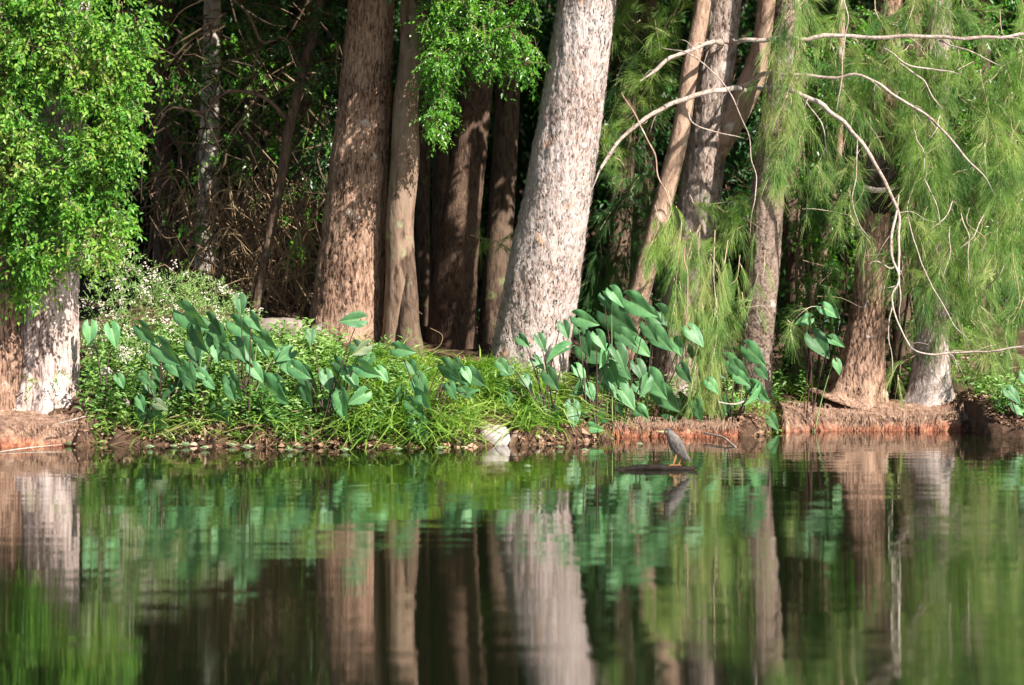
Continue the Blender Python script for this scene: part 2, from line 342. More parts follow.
# water
mw, nt_, o_ = mat('lake_water'); Lk = nt_.links.new
tc = nd(nt_, 'ShaderNodeTexCoord')
def wn(scale, sx, sy, amp, det=2):
    mp = nd(nt_, 'ShaderNodeMapping'); mp.inputs['Scale'].default_value = (sx, sy, 1); Lk(tc.outputs['Object'], mp.inputs[0])
    n = nd(nt_, 'ShaderNodeTexNoise'); n.inputs['Scale'].default_value = scale; n.inputs['Detail'].default_value = det; Lk(mp.outputs[0], n.inputs[0])
    s = nd(nt_, 'ShaderNodeVectorMath', operation='SUBTRACT'); Lk(n.outputs['Color'], s.inputs[0]); s.inputs[1].default_value = (.5, .5, .5)
    a = nd(nt_, 'ShaderNodeVectorMath', operation='MULTIPLY'); Lk(s.outputs[0], a.inputs[0]); a.inputs[1].default_value = amp; return a.outputs[0]
a = wn(1, 1.3, 9, (.014, .050, 0), 3); b = wn(1, .3, 2.4, (.003, .010, 0)); c3 = wn(1, 10, 60, (.012, .034, 0), 1)
s1 = nd(nt_, 'ShaderNodeVectorMath', operation='ADD'); Lk(a, s1.inputs[0]); Lk(b, s1.inputs[1])
s2 = nd(nt_, 'ShaderNodeVectorMath', operation='ADD'); Lk(s1.outputs[0], s2.inputs[0]); Lk(c3, s2.inputs[1])
# breezy patches: ripple strength varies over the surface
mpb = nd(nt_, 'ShaderNodeMapping'); mpb.inputs['Scale'].default_value = (.12, .7, 1); Lk(tc.outputs['Object'], mpb.inputs[0])
nb = nd(nt_, 'ShaderNodeTexNoise'); nb.inputs['Scale'].default_value = 1; nb.inputs['Detail'].default_value = 3; Lk(mpb.outputs[0], nb.inputs[0])
rb = nd(nt_, 'ShaderNodeMapRange'); Lk(nb.outputs[0], rb.inputs[0]); rb.inputs['From Min'].default_value = .35; rb.inputs['From Max'].default_value = .7; rb.inputs['To Min'].default_value = .45; rb.inputs['To Max'].default_value = 1.3
sc_ = nd(nt_, 'ShaderNodeVectorMath', operation='SCALE'); Lk(s2.outputs[0], sc_.inputs[0]); Lk(rb.outputs[0], sc_.inputs['Scale'])
s3 = nd(nt_, 'ShaderNodeVectorMath', operation='ADD'); Lk(sc_.outputs[0], s3.inputs[0]); s3.inputs[1].default_value = (0, 0, 1)
nn = nd(nt_, 'ShaderNodeVectorMath', operation='NORMALIZE'); Lk(s3.outputs[0], nn.inputs[0])
pw = nd(nt_, 'ShaderNodeBsdfPrincipled'); pw.inputs['Base Color'].default_value = (.006, .008, .003, 1); pw.inputs['Roughness'].default_value = .02; pw.inputs['IOR'].default_value = 3.0
Lk(nn.outputs[0], pw.inputs['Normal']); Lk(pw.outputs[0], o_.inputs[0])
wb = MB(); wb.add([(-140, -60, 0), (140, -60, 0), (140, 34, 0), (-140, 34, 0)], [[0, 1, 2, 3]])
w = wb.build('water', mw); tag(w, kind='structure')

# ------------------------------------------------------------------ trees
def bark_rough(seed, amp=.05, lobes=0, flare=None, fine=.02, fiss=.045):
    def f(P, an, R):
        r = 1 + amp * fbm(P * np.array([5, 5, 1.6]), seed) + fine * noise(P * np.array([60, 60, 14]), seed + 9)
        r = r + fine * noise(P * np.array([120, 120, 40]), seed + 5)
        fs = 1 - np.abs(noise(P * np.array([15, 15, 2.2]), seed + 21)) * 2.2
        r = r - fiss * np.clip(fs, 0, 1) ** 2
        if lobes: r = r + flare(P) * np.cos(an * lobes + seed + noise(P * 1.5, seed) * 1.0)
        return r
    return f
def trunk_pts(path, Y, Y1=None, n=160):
    p = np.asarray(path, float); k = len(p)
    Ys = np.linspace(Y, Y if Y1 is None else Y1, k)
    P = np.array([[*W(a[0], a[1], yy), a[2] * yy / F] for a, yy in zip(p, Ys)])
    return spline(P, n)
def trunk(name, root, path, Y, m, Y1=None, seed=1, sides=100, n=240, amp=.05, lobes=0, fl=.0, fz=0.0, fine=.02, shaggy=0):
    s = trunk_pts(path, Y, Y1, n); mb = MB()
    zb = s[0, 2]
    tube(mb, s[:, :3], s[:, 3], sides, rough=bark_rough(seed, amp, lobes, (lambda P: fl * np.exp(-np.maximum(P[..., 2] - zb, 0) / max(fz, .01))) if lobes else None, fine))
    if shaggy:   # lifted bark flakes
        i = rng.integers(5, n - 5, shaggy); an = rng.random(shaggy) * 2 * math.pi
        T = norm(s[i + 1, :3] - s[i, :3]); A = norm(np.cross(T, [0, 1, 0])); B = np.cross(T, A)
        o = A * np.cos(an)[:, None] + B * np.sin(an)[:, None]
        c = s[i, :3] + o * (s[i, 3] * 1.0)[:, None]
        ln = .03 + .05 * rng.random(shaggy)
        C = np.stack([c - T * ln[:, None] * .5, c + o * .006, c + T * ln[:, None] * .5 + o * (.008 + .022 * rng.random(shaggy))[:, None]], 1)
        ribbons(mb, C, np.cross(T, o), np.stack([.004 + 0 * ln, .008 + .005 * rng.random(shaggy), .003 + 0 * ln], 1))
    return mb.build(name, m, root, True)

# canopy overhead, above the frame: keeps the sun on what the photograph shows sunlit
def sun_pass(P, Yp=29.7):
    t = (P[:, 1] - Yp) / sdir[1] * 1.0          # P + sdir*s reaches Y=Yp
    return P - sdir * t[:, None]
def canopy_keep(P):
    q = sun_pass(P); px, py = pix(q)
    zlim = np.interp(px, [-400, 120, 200, 420, 470, 620, 680, 1500], [4.7, 4.7, 3.9, 3.9, 4.6, 4.75, 5.6, 6.4])
    k = (P[:, 1] > 29.7) | (q[:, 2] > zlim)
    g = noise(P * 2.2, 77)
    for Yp, x0, x1, y0, y1, th in ((33.2, 205, 335, 185, 320, .6), (31.0, 300, 425, 125, 360, .3), (33.6, 430, 500, 90, 250, -.15), (33.0, 780, 1060, 60, 400, .15), (31.0, 640, 800, 0, 420, .3), (33.5, 120, 335, -10, 190, .25), (32, 100, 335, -10, 330, .05), (29.9, 60, 330, 200, 400, .5), (30.9, 740, 900, 150, 420, .5), (30.4, 610, 1150, -60, 440, .7), (31.8, 770, 1150, 0, 440, .7), (35, 195, 225, 30, 160, .2), (31.2, 420, 540, -20, 130, -.3), (32.2, 780, 1060, -40, 400, -.2)):
        qq = P - sdir * ((P[:, 1] - Yp) / sdir[1])[:, None]; a, b = pix(qq)
        inside = (a > x0) & (a < x1) & (b > y0) & (b < y1) & (P[:, 1] < Yp)
        k &= ~(inside & (g < th + .25))
    px2, py2 = pix(P)
    return k & (py2 < -6 - 25 * rng.random(len(P)))
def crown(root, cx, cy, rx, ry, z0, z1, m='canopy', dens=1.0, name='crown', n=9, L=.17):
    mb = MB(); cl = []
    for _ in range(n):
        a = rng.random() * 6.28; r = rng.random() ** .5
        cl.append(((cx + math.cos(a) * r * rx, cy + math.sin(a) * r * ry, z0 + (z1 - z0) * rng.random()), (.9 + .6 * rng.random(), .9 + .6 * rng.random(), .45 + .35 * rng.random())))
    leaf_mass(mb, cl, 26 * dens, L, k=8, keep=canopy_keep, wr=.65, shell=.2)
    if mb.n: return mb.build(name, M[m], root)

def tree(name, label, base, cat='tree', group=None):
    return thing(name, base, label, cat, group)

# 1 left vine covered tree
t1 = tree('old_tree', 'thick pale fluted trunk at the left edge, vines over its top half', W(40, 410, 28.75))
trunk('trunk', t1, [(40, 420, 46), (41, 405, 40), (44, 370, 34), (47, 300, 31), (52, 200, 31), (58, 100, 29), (62, 0, 28), (64, -160, 25)], 28.75, M['bark_left'], seed=3, amp=.09, lobes=9, fl=.10, fz=.8, shaggy=1500, fine=.03)
trunk('trunk', t1, [(-8, 420, 36), (-6, 405, 30), (-2, 350, 25), (-4, 250, 22), (-12, 100, 18), (-20, -160, 15)], 28.55, M['bark_brown'], seed=13, amp=.06, lobes=4, fl=.15, fz=.6, n=160)
crown(t1, -5.0, 31.5, 2.5, 2.5, 5.2, 7.2)
# 2 wide brown trunk
tA = tree('forest_tree', 'wide reddish brown trunk behind the grassy bank, left of the slim straight trunk', W(345, 345, 31))
trunk('trunk', tA, [(340, 362, 52), (344, 338, 41), (348, 300, 36), (356, 200, 31), (365, 100, 26.5), (371, 0, 23.5), (380, -160, 20)], 31, M['bark_brown'], seed=21, lobes=6, fl=.08, fz=.4, shaggy=900)
crown(tA, -1.4, 31.5, 2.6, 2.6, 5.0, 7.4, n=11)
# 3 slim straight trunk with leafy bough
tB = tree('slim_tree', 'slim straight trunk touching the wide brown trunk, bright leafy boughs at its right', W(400, 348, 30.7))
trunk('trunk', tB, [(393, 362, 17), (395, 335, 13.5), (400, 270, 14.5), (400, 220, 14), (405, 160, 14.5), (406, 100, 12.5), (412, 50, 12.5), (412, 0, 11.5), (418, -160, 10)], 30.7, M['bark_slim'], seed=33, sides=40, amp=.06, fine=.012)
trunk('trunk', tB, [(412, 362, 15), (409, 330, 11.5), (409, 290, 9), (406, 235, 6.5), (403, 190, 5)], 30.55, M['bark_dark'], Y1=30.72, seed=35, sides=24, n=60, amp=.08)  # dark stem stands in for the shade on the slim trunk's right half
lb, ls = MB(), MB()
leaf_mass(lb, [pclump(470, 12, 48, 26, 30.2), pclump(448, 62, 26, 34, 30.3), pclump(440, 105, 18, 24, 30.3), pclump(492, 48, 34, 24, 30.3), pclump(515, 20, 24, 26, 30.4), pclump(430, 30, 14, 40, 30.5)], 55, .048, stem=ls, shell=.3)
leaf_mass(lb, [pclump(rng.uniform(424, 535), rng.uniform(-10, 70), rng.uniform(7, 13), rng.uniform(7, 12), rng.uniform(29.7, 30.1)) for _ in range(26)] + [pclump(rng.uniform(424, 460), rng.uniform(60, 135), rng.uniform(6, 10), rng.uniform(7, 12), rng.uniform(29.8, 30.1)) for _ in range(9)], 170, .05, stem=ls, shell=.15, droop=.5)
leaf_mass(lb, [pclump(500, 72, 12, 8, 30.0), pclump(532, 82, 14, 14, 30.1)], 40, .075, k=6, stem=ls, shell=.2)
for a, b in (((412, -20), (470, 20)), ((414, 0), (450, 60)), ((470, 20), (516, 30)), ((480, 40), (525, 80)), ((450, 60), (440, 120))):
    tube(ls, spline([W(*a, 30.5), W((a[0] + b[0]) / 2, (a[1] + b[1]) / 2 - 8, 30.4), W(*b, 30.3)], 8), np.linspace(.018, .006, 8), 5)
lb.build('crown', M['bright_leaf'], tB); ls.build('limb', M['twig_dark'], tB)
crown(tB, -.2, 30.6, 1.7, 1.7, 4.9, 6.6, name='crown', n=14)
# 4 large pale leaning trunk
tC = tree('leaning_tree', 'largest pale grey trunk in the middle leaning right, with rough flaky bark', W(528, 372, 30))
trunk('trunk', tC, [(520, 392, 50), (526, 370, 42), (534, 330, 39), (543, 280, 37), (557, 200, 34), (570, 120, 31.5), (587, 0, 29), (602, -90, 28), (615, -180, 26)], 30, M['bark_pale'], seed=41, sides=110, n=360, lobes=6, fl=.08, fz=.35, shaggy=4200, fine=.018)
crown(tC, 1.0, 33.2, 2.4, 2.4, 5.2, 7.6, n=11)
# 5 background dark trunks
def bgtree(label, path, Y, m, seed, sides=36, cr=None, leafs=None, group=None):
    t = tree('background_tree', label, W(path[0][0], path[0][1], Y), group=group)
    trunk('trunk', t, path, Y, M[m], seed=seed, sides=sides, n=110, amp=.06)
    if cr: crown(t, *cr)
    return t
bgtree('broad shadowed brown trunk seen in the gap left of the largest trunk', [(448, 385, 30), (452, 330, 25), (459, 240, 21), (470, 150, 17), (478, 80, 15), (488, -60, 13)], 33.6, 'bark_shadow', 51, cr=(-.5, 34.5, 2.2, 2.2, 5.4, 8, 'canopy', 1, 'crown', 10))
bgtree('shadowed trunk right behind the left edge of the largest trunk', [(488, 380, 17), (495, 300, 14), (502, 200, 13), (508, 90, 12), (512, -60, 11)], 34.5, 'bark_dark', 53, cr=(.2, 36.5, 2.5, 2.2, 5.6, 8.2, 'canopy', 1, 'crown', 10))  # bark darker than its own colour, to paint in the shade
bgtree('thin dark trunk just right of the slim straight trunk', [(424, 385, 8), (423, 240, 7), (424, 120, 7), (426, -60, 6)], 35.2, 'bark_dark', 55, 20, cr=(-2.6, 36, 2.5, 2.5, 5.4, 8, 'canopy', 1, 'crown', 11))
bgtree('mottled whitish trunk deep in the shade behind the bramble thicket', [(206, 320, 12), (206, 220, 10), (210, 120, 9.5), (212, 40, 9), (215, -70, 8)], 35.0, 'bark_mottled', 57, 28, cr=(-3.8, 34.5, 2.6, 2.5, 5.2, 7.8, 'canopy', 1, 'crown', 12))
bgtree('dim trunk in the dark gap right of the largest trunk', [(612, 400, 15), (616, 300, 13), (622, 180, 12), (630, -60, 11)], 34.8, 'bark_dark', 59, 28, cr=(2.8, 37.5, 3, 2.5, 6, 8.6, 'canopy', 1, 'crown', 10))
bgtree('thin twisted sunlit trunk in the gap between the two right-hand trunks', [(798, 385, 6), (803, 350, 5), (808, 310, 5), (817, 275, 5.5), (826, 235, 4.5), (838, 160, 4), (842, -40, 4)], 32.6, 'bark_tan', 61, 20, cr=(4.2, 37.5, 2.5, 2.5, 6.4, 8.8, 'canopy', .6, 'crown', 7))
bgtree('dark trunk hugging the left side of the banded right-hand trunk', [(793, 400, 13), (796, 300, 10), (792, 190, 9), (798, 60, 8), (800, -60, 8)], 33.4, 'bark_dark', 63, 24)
for i, (px, r, Y, lab) in enumerate([(160, 9, 38, 'faint dark trunk far back nearest the vine covered tree'), (245, 7, 39, 'faint thin trunk far back behind the curved sapling'), (300, 11, 37.5, 'faint dark trunk far back between sapling and wide brown trunk'),
                                (438, 9, 38, 'faint trunk far back left of the broad shadowed trunk'), (640, 12, 38, 'faint trunk far back behind the feathery hanging foliage'), (905, 12, 36, 'hidden dark trunk behind the right-hand leafy shrubs'), (975, 11, 37, 'dark trunk near the right edge behind hanging needles')]):
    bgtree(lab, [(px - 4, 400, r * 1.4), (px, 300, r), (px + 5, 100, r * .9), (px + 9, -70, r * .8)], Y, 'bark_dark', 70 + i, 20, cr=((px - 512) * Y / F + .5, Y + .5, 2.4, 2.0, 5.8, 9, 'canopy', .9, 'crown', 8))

# sapling
tL = tree('sapling', 'curved thin sapling leaning right among dead brambles left of the wide brown trunk', W(258, 300, 31.6))
trunk('trunk', tL, [(256, 312, 6), (260, 285, 5), (270, 235, 4.6), (281, 180, 4.8), (290, 125, 5.3), (302, 75, 5), (318, 10, 4.6), (325, -60, 4)], 31.6, M['bark_dark'], seed=81, sides=20, n=90)
lb, ls = MB(), MB()
leaf_mass(lb, [pclump(315, 70, 26, 22, 31.3), pclump(290, 40, 26, 20, 31.6), pclump(330, 20, 24, 26, 31.2), pclump(320, 160, 16, 30, 32.5), pclump(260, 20, 30, 20, 32.2), pclump(330, 120, 14, 20, 31.8)], 60, .05, stem=ls, shell=.2)
tube(ls, spline([W(290, 122, 31.6), W(262, 96, 31.5), W(225, 92, 31.5), W(205, 112, 31.4), W(170, 108, 31.4), W(150, 135, 31.3), W(118, 150, 31.3)], 24), np.linspace(.026, .008, 24), 6)
tube(ls, spline([W(304, 75, 31.6), W(285, 38, 31.5), W(262, 42, 31.4), W(245, 10, 31.4), W(205, -20, 31.3)], 20), np.linspace(.022, .01, 20), 6)
lb.build('crown', M['dark_leaf'], tL); ls.build('limb', M['bark_dark'], tL)

# 6 casuarinas
def bough(mb, tw, path, Y0, Y1, r, sprays, nlen, down=.5, per=46, spread=.5, bare=.15, side=0.0):
    """branch with drooping tufts of needles along it"""
    k = len(path); Ys = np.linspace(Y0, Y1, k)
    P = spline([W(a, b, y) for (a, b), y in zip(path, Ys)], max(10, 4 * k)); n = len(P)
    if r > 0: tube(tw, P, np.linspace(r, r * .35, n), 5)
    L = np.linalg.norm(np.diff(P, axis=0), axis=1).sum()
    ns = max(2, int(sprays * L)); u = bare + (1 - bare) * rng.random(ns); idx = np.clip((u * (n - 1)).astype(int), 0, n - 2)
    T = norm(P[idx + 1] - P[idx]); base = P[idx] + rng.normal(size=(ns, 3)) * .03
    ax = norm(T * .6 + rdir(ns) * .75 + np.array([side, -.05, -down * .7])); nlen = nlen * .85; per = int(per * .72)
    wx, wy = pix(base); kp = np.ones(ns, bool)
    for x0, x1, y0, y1, pr, ym in ((856, 905, 138, 214, 1, 30.9), (900, 962, 352, 412, .85, 30.95), (886, 1030, 200, 352, .25, 33), (744, 788, 180, 400, .75, 30.8), (832, 888, 245, 400, .85, 30.9), (680, 756, 0, 182, .8, 31.2), (790, 832, 215, 400, .6, 33)):
        kp &= ~((wx > x0) & (wx < x1) & (wy > y0) & (wy < y1) & (base[:, 1] < ym) & (rng.random(ns) < pr))
    base, ax = base[kp], ax[kp]; ns = len(base)
    if ns == 0: return
    tl = nlen * (.5 + .8 * rng.random(ns))
    # needles
    a = rng.random((ns, per)); 
    gr = np.array([0, 0, -1.0])
    st = base[:, None] + ax[:, None] * (a * tl[:, None])[..., None] + gr * ((a ** 2) * tl[:, None] * .35)[..., None]
    dv = norm(ax[:, None] + rng.normal(size=(ns, per, 3)) * spread * .55 + gr * .12 * a[..., None])
    nl = nlen * (.45 + .6 * rng.random((ns, per)))
    st = st.reshape(-1, 3); dv = dv.reshape(-1, 3); nl = nl.reshape(-1)[:, None]
    c1 = st + dv * nl * .5; c2 = st + dv * nl + gr * nl * .28
    C = np.stack([st, c1, c2], 1); S = norm(np.cross(dv, rdir(len(dv)) + np.array([0, -2.0, 0])))
    w = np.stack([np.full(len(st), .0014), np.full(len(st), .0012), np.full(len(st), .0006)], 1)
    ribbons(mb, C, S, w)
    for i in range(0, ns, 3):
        tube(tw, np.stack([base[i], base[i] + ax[i] * tl[i] * .6 + gr * tl[i] * .1, base[i] + ax[i] * tl[i] + gr * tl[i] * .35]), [.0035, .0025, .0012], 3, cap=False)
def limb(root, path, Y0, Y1, m='branch', sides=8, name='limb', n=60, wig=.03, seed=0):
    p = np.asarray(path, float); Ys = Y0 + (Y1 - Y0) * np.linspace(0, 1, len(p)) ** .25
    s = spline([[*W(a[0], a[1], y), a[2] * y / F] for a, y in zip(p, Ys)], n)
    s[:, :3] += wig * np.stack([noise(s[:, :3] * 5, 90 + seed), noise(s[:, :3] * 5, 91 + seed), noise(s[:, :3] * 5, 92 + seed)], -1)
    s[:, 3] *= (.55 if name == 'twig' else .62) * np.clip(np.linspace(0, 1, n) * 9 + .35, 0, 1); s[:, 3] *= np.clip((1 - np.linspace(0, 1, n)) * 6 + .2, 0, 1)
    mb = MB(); tube(mb, s[:, :3], s[:, 3], sides, rough=lambda P, an, R: 1 + .25 * noise(P * 24, 5))
    if n >= 60 and name == 'limb':
        for i in rng.integers(8, n - 4, 9):
            T = s[i + 1, :3] - s[i, :3]; T /= np.linalg.norm(T) + 1e-9; l = rng.uniform(.08, .38)
            d = norm(T * .7 + rng.normal(size=3) * [.6, .5, .6] + [0, 0, -.15])
            q = spline([s[i, :3], s[i, :3] + d * l * .5 + rng.normal(size=3) * .02, s[i, :3] + d * l + [0, 0, -l * .25]], 9)
            tube(mb, q, np.linspace(min(.006, s[i, 3] * .6), .0015, 9), 5)
    return mb.build(name, M[m], root, True)

tD = tree('she_oak', 'she-oak with three forked stems behind the large-leaved plants, bare pale boughs arching both ways', W(680, 415, 31.2))
trunk('trunk', tD, [(672, 428, 40), (678, 400, 32), (684, 340, 27), (692, 250, 23), (702, 180, 21), (712, 100, 19), (724, 0, 18), (735, -140, 15)], 31.2, M['bark_grey'], seed=101, lobes=5, fl=.1, fz=.4, shaggy=900)
trunk('trunk', tD, [(600, 430, 13), (612, 395, 11), (632, 320, 11), (650, 255, 10.5), (664, 200, 10), (681, 130, 9), (690, 70, 8.5), (703, 0, 8), (716, -140, 7)], 30.9, M['bark_tan'], seed=103, sides=40, n=160)
trunk('trunk', tD, [(704, 172, 10), (716, 150, 12.5), (735, 115, 13.5), (752, 80, 13), (764, 45, 12.5), (770, 0, 12.5), (776, -140, 11)], 31.15, M['bark_tan'], seed=105, sides=48, n=120)
limb(tD, [(748, 92, 4.2), (730, 88, 4.2), (700, 93, 4), (660, 110, 3.6), (628, 133, 3.2), (604, 163, 2.8), (591, 193, 2)], 31.0, 29.9, seed=1)
limb(tD, [(735, 88, 3), (765, 75, 3.2), (800, 77, 3), (832, 78, 2.4), (858, 74, 2.2), (890, 92, 2.4), (925, 115, 2.2), (955, 145, 1.9), (980, 175, 1.5), (995, 195, .8)], 30.9, 29.6, seed=2)
limb(tD, [(745, 90, 3.6), (775, 87, 4), (808, 97, 3.8), (838, 117, 3.6), (862, 143, 3.4), (882, 175, 3), (896, 204, 2.6), (900, 240, 2.2), (898, 285, 1.8), (901, 325, 1.0)], 30.9, 29.4, seed=3)
limb(tD, [(724, 43, 4), (712, 43, 3.8), (700, 47, 3.3), (668, 62, 3), (637, 83, 2.2)], 31.0, 29.9, seed=4)
limb(tD, [(724, 43, 4), (745, 41, 3.6), (790, 38, 3.6), (850, 38, 3.2), (905, 36, 3.2), (960, 37, 3), (1040, 36, 2.6), (1100, 40, 2)], 30.9, 29.8, seed=5)
limb(tD, [(660, 47, 1.2), (690, 54, 1.3), (718, 78, 1.3), (738, 110, 1.2), (752, 150, 1.1), (755, 195, 1), (749, 238, .8)], 30.0, 29.6, sides=5, name='twig', seed=6)
limb(tD, [(846, -20, 1.4), (845, 40, 1.4), (842, 80, 1.3), (837, 112, 1.1)], 29.6, 29.6, sides=5, name='twig', seed=7)
limb(tD, [(857, 138, 1.3), (855, 180, 1.2), (853, 205, 1.1), (860, 225, 1), (872, 240, .7)], 29.5, 29.5, sides=5, name='twig', seed=8)
limb(tD, [(622, 92, 1.6), (637, 118, 1.6), (652, 155, 1.5), (666, 195, 1.3), (674, 222, .9)], 29.6, 29.5, m='bark_tan', sides=5, name='twig', seed=9)
limb(tD, [(684, 240, 1.4), (686, 300, 1.4), (685, 345, 1.2), (685, 378, .9)], 29.6, 29.6, m='bark_tan', sides=5, name='twig', seed=10)
limb(tD, [(884, 48, 1.6), (905, 65, 1.5), (930, 71, 1.4), (962, 74, .9)], 30.0, 29.8, sides=5, name='twig', seed=11)
limb(tD, [(897, 60, 1.6), (925, 85, 1.4), (945, 110, 1.1)], 30.0, 29.8, sides=5, name='twig', seed=12)
limb(tD, [(798, 90, 1.3), (815, 110, 1.2), (825, 130, 1.1), (828, 165, .8)], 30.2, 29.9, sides=5, name='twig', seed=13)
limb(tD, [(935, 40, 1.8), (965, 50, 1.5), (1000, 66, 1.1)], 30.0, 29.8, sides=5, name='twig', seed=14)
limb(tD, [(688, 112, 1.6), (700, 128, 1.4), (745, 138, 1.0)], 30.3, 30.1, sides=5, name='twig', seed=15)
def wander(x0, y0, x1, y1, k=4, j=8):
    return [(x0 + (x1 - x0) * i / (k - 1) + (rng.normal() * j if 0 < i < k - 1 else 0), y0 + (y1 - y0) * i / (k - 1) + (rng.normal() * j * .5 if 0 < i < k - 1 else 0)) for i in range(k)]
cr, tw, cr2 = MB(), MB(), MB()
olive, dk = MB(), MB()
# behind and right of the leaning trunk
def many(mb, lst, Y0, Y1, r, sp, nl, **k):
    for q in lst: bough(mb, tw, wander(*q), Y0 + rng.uniform(-.15, .15), Y1 + rng.uniform(-.15, .15), r, sp, nl, **k)
many(cr, [(640, 110, 690, -10), (628, 150, 655, 20), (650, 60, 700, -30), (660, 130, 640, 60), (612, 60, 640, -20), (620, 200, 605, 120), (640, 20, 610, -10), (655, 60, 628, 0), (610, 160, 640, 70)], 31.5, 31.2, .008, 26, .24, down=.1, side=-.1, spread=.6)
many(dk, [(640, 110, 612, 180), (650, 160, 600, 230), (630, 215, 610, 300), (665, 175, 640, 250), (600, 240, 590, 300), (620, 250, 650, 330), (625, 60, 605, 130)], 31.7, 31.4, .005, 24, .24, down=.4)
many(cr, [(690, 195, 755, 212), (700, 225, 655, 240), (715, 205, 765, 232), (745, 225, 700, 262)], 30.5, 30.1, .005, 26, .22, down=.3)
many(cr, [(900, 60, 915, 150), (935, 60, 925, 170), (945, 110, 930, 210), (905, 150, 925, 230), (950, 170, 935, 270), (920, 200, 935, 290), (940, 20, 930, 100), (875, -10, 900, 60), (980, 70, 1000, 150), (1010, 110, 1000, 200)], 30.6, 30.2, .004, 24, .26, down=.4, spread=.55)
many(olive, [(790, 10, 785, 90), (775, 60, 782, 150), (800, 40, 776, 120), (765, 100, 775, 180), (810, -20, 780, 50), (790, 110, 772, 190), (800, 80, 782, 170), (785, -30, 800, 60)], 30.2, 29.9, .004, 15, .24, down=.6, spread=.5)
# hanging curtain, thinner towards the trunks
many(olive, [(700, 225, 690, 375), (715, 230, 708, 385), (682, 215, 676, 320), (728, 240, 720, 350), (705, 260, 700, 395), (692, 240, 684, 340)], 30.1, 29.5, .004, 24, .24, down=1.1, spread=.35)
many(cr, [(668, 190, 655, 262), (740, 255, 733, 320), (655, 205, 648, 250)], 30.2, 29.7, .004, 18, .22, down=1.0, spread=.4)
# upper right sweeps
many(cr, [(800, 38, 792, 110), (830, 40, 838, 120), (855, 38, 875, 110), (885, 36, 860, 100), (915, 38, 935, 115), (950, 38, 980, 120), (990, 36, 1012, 115), (1020, 38, 1050, 120), (845, -20, 830, 50), (900, -30, 905, 30), (960, -30, 980, 30), (1010, -30, 1030, 40), (800, -30, 815, 25)], 31.0, 30.5, .005, 19, .25, down=.25, side=.05, spread=.6)
many(olive, [(800, 92, 806, 165), (825, 108, 822, 200), (850, 125, 848, 215), (862, 100, 885, 160), (865, 145, 845, 215), (835, 60, 850, 130)], 30.5, 30.1, .004, 17, .23, down=.6, spread=.5)
many(cr, [(925, 116, 905, 190), (950, 140, 940, 225), (975, 165, 968, 250), (895, 95, 928, 160), (1040, 50, 960, 95), (1055, 85, 975, 132), (1065, 110, 985, 165), (1060, 130, 1010, 200), (1040, 170, 1010, 250), (990, 190, 965, 270)], 30.8, 30.4, .006, 21, .27, down=.35, spread=.5)
many(olive, [(905, 240, 925, 305), (925, 300, 942, 352), (945, 255, 955, 325), (975, 270, 992, 340), (1012, 240, 1002, 325), (1030, 280, 1012, 360), (928, 352, 958, 366), (962, 353, 1005, 372), (905, 345, 900, 372), (1005, 345, 1040, 368), (1035, 330, 985, 352)], 31.0, 30.5, .005, 17, .24, down=.4, spread=.5)
many(olive, [(930, -20, 940, 60), (950, 30, 935, 120), (925, 90, 940, 180), (945, 160, 928, 240), (965, 60, 985, 150), (1000, 90, 1015, 180), (935, 230, 925, 310), (1010, 200, 990, 280), (985, 140, 1000, 230)], 30.6, 30.3, .004, 14, .26, down=.4, spread=.6)
many(cr, [(960, 100, 940, 190), (1020, 120, 1000, 220), (940, 190, 945, 280), (900, 20, 915, 100), (1000, 10, 1020, 80), (970, 200, 985, 290)], 30.7, 30.4, .004, 12, .26, down=.4, spread=.6)
many(olive, [(930, 210, 940, 280), (985, 250, 975, 330), (1015, 150, 1000, 230), (965, 120, 975, 200), (950, 300, 945, 355)], 31.4, 31.1, .004, 20, .26, down=.5, spread=.6)
many(cr, [(915, 170, 935, 240), (940, 280, 930, 345), (1020, 200, 1020, 300)], 31.5, 31.2, .004, 20, .26, down=.5, spread=.6)
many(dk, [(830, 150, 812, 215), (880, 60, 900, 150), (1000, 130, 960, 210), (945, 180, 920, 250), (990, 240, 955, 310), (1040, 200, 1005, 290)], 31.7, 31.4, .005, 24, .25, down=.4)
many(olive, [(742, 292, 772, 318), (765, 250, 752, 300), (850, 215, 866, 255)], 30.0, 29.8, .004, 18, .2, down=.2)
for _ in range(26):
    x0, y0 = rng.uniform(800, 1030), rng.uniform(0, 320); a_ = rng.uniform(-1.2, 1.2) + (0 if rng.random() < .7 else 3.1)
    bough([cr, olive, dk][rng.integers(3)], tw, wander(x0, y0, x0 + math.cos(a_) * 50, y0 - math.sin(a_) * 35), rng.uniform(30.2, 31.2), 30.1, .004, 14, .24, down=.05, spread=.7)
bough(cr, tw, [(470, 235), (490, 240), (505, 242)], 30.6, 30.4, .004, 30, .18, down=-.05, side=-.5, per=30)
cr.build('foliage', M['needle'], tD); olive.build('foliage', M['needle_olive'], tD); dk.build('foliage', M['needle_dark'], tD); tw.build('twig', M['twig'], tD)

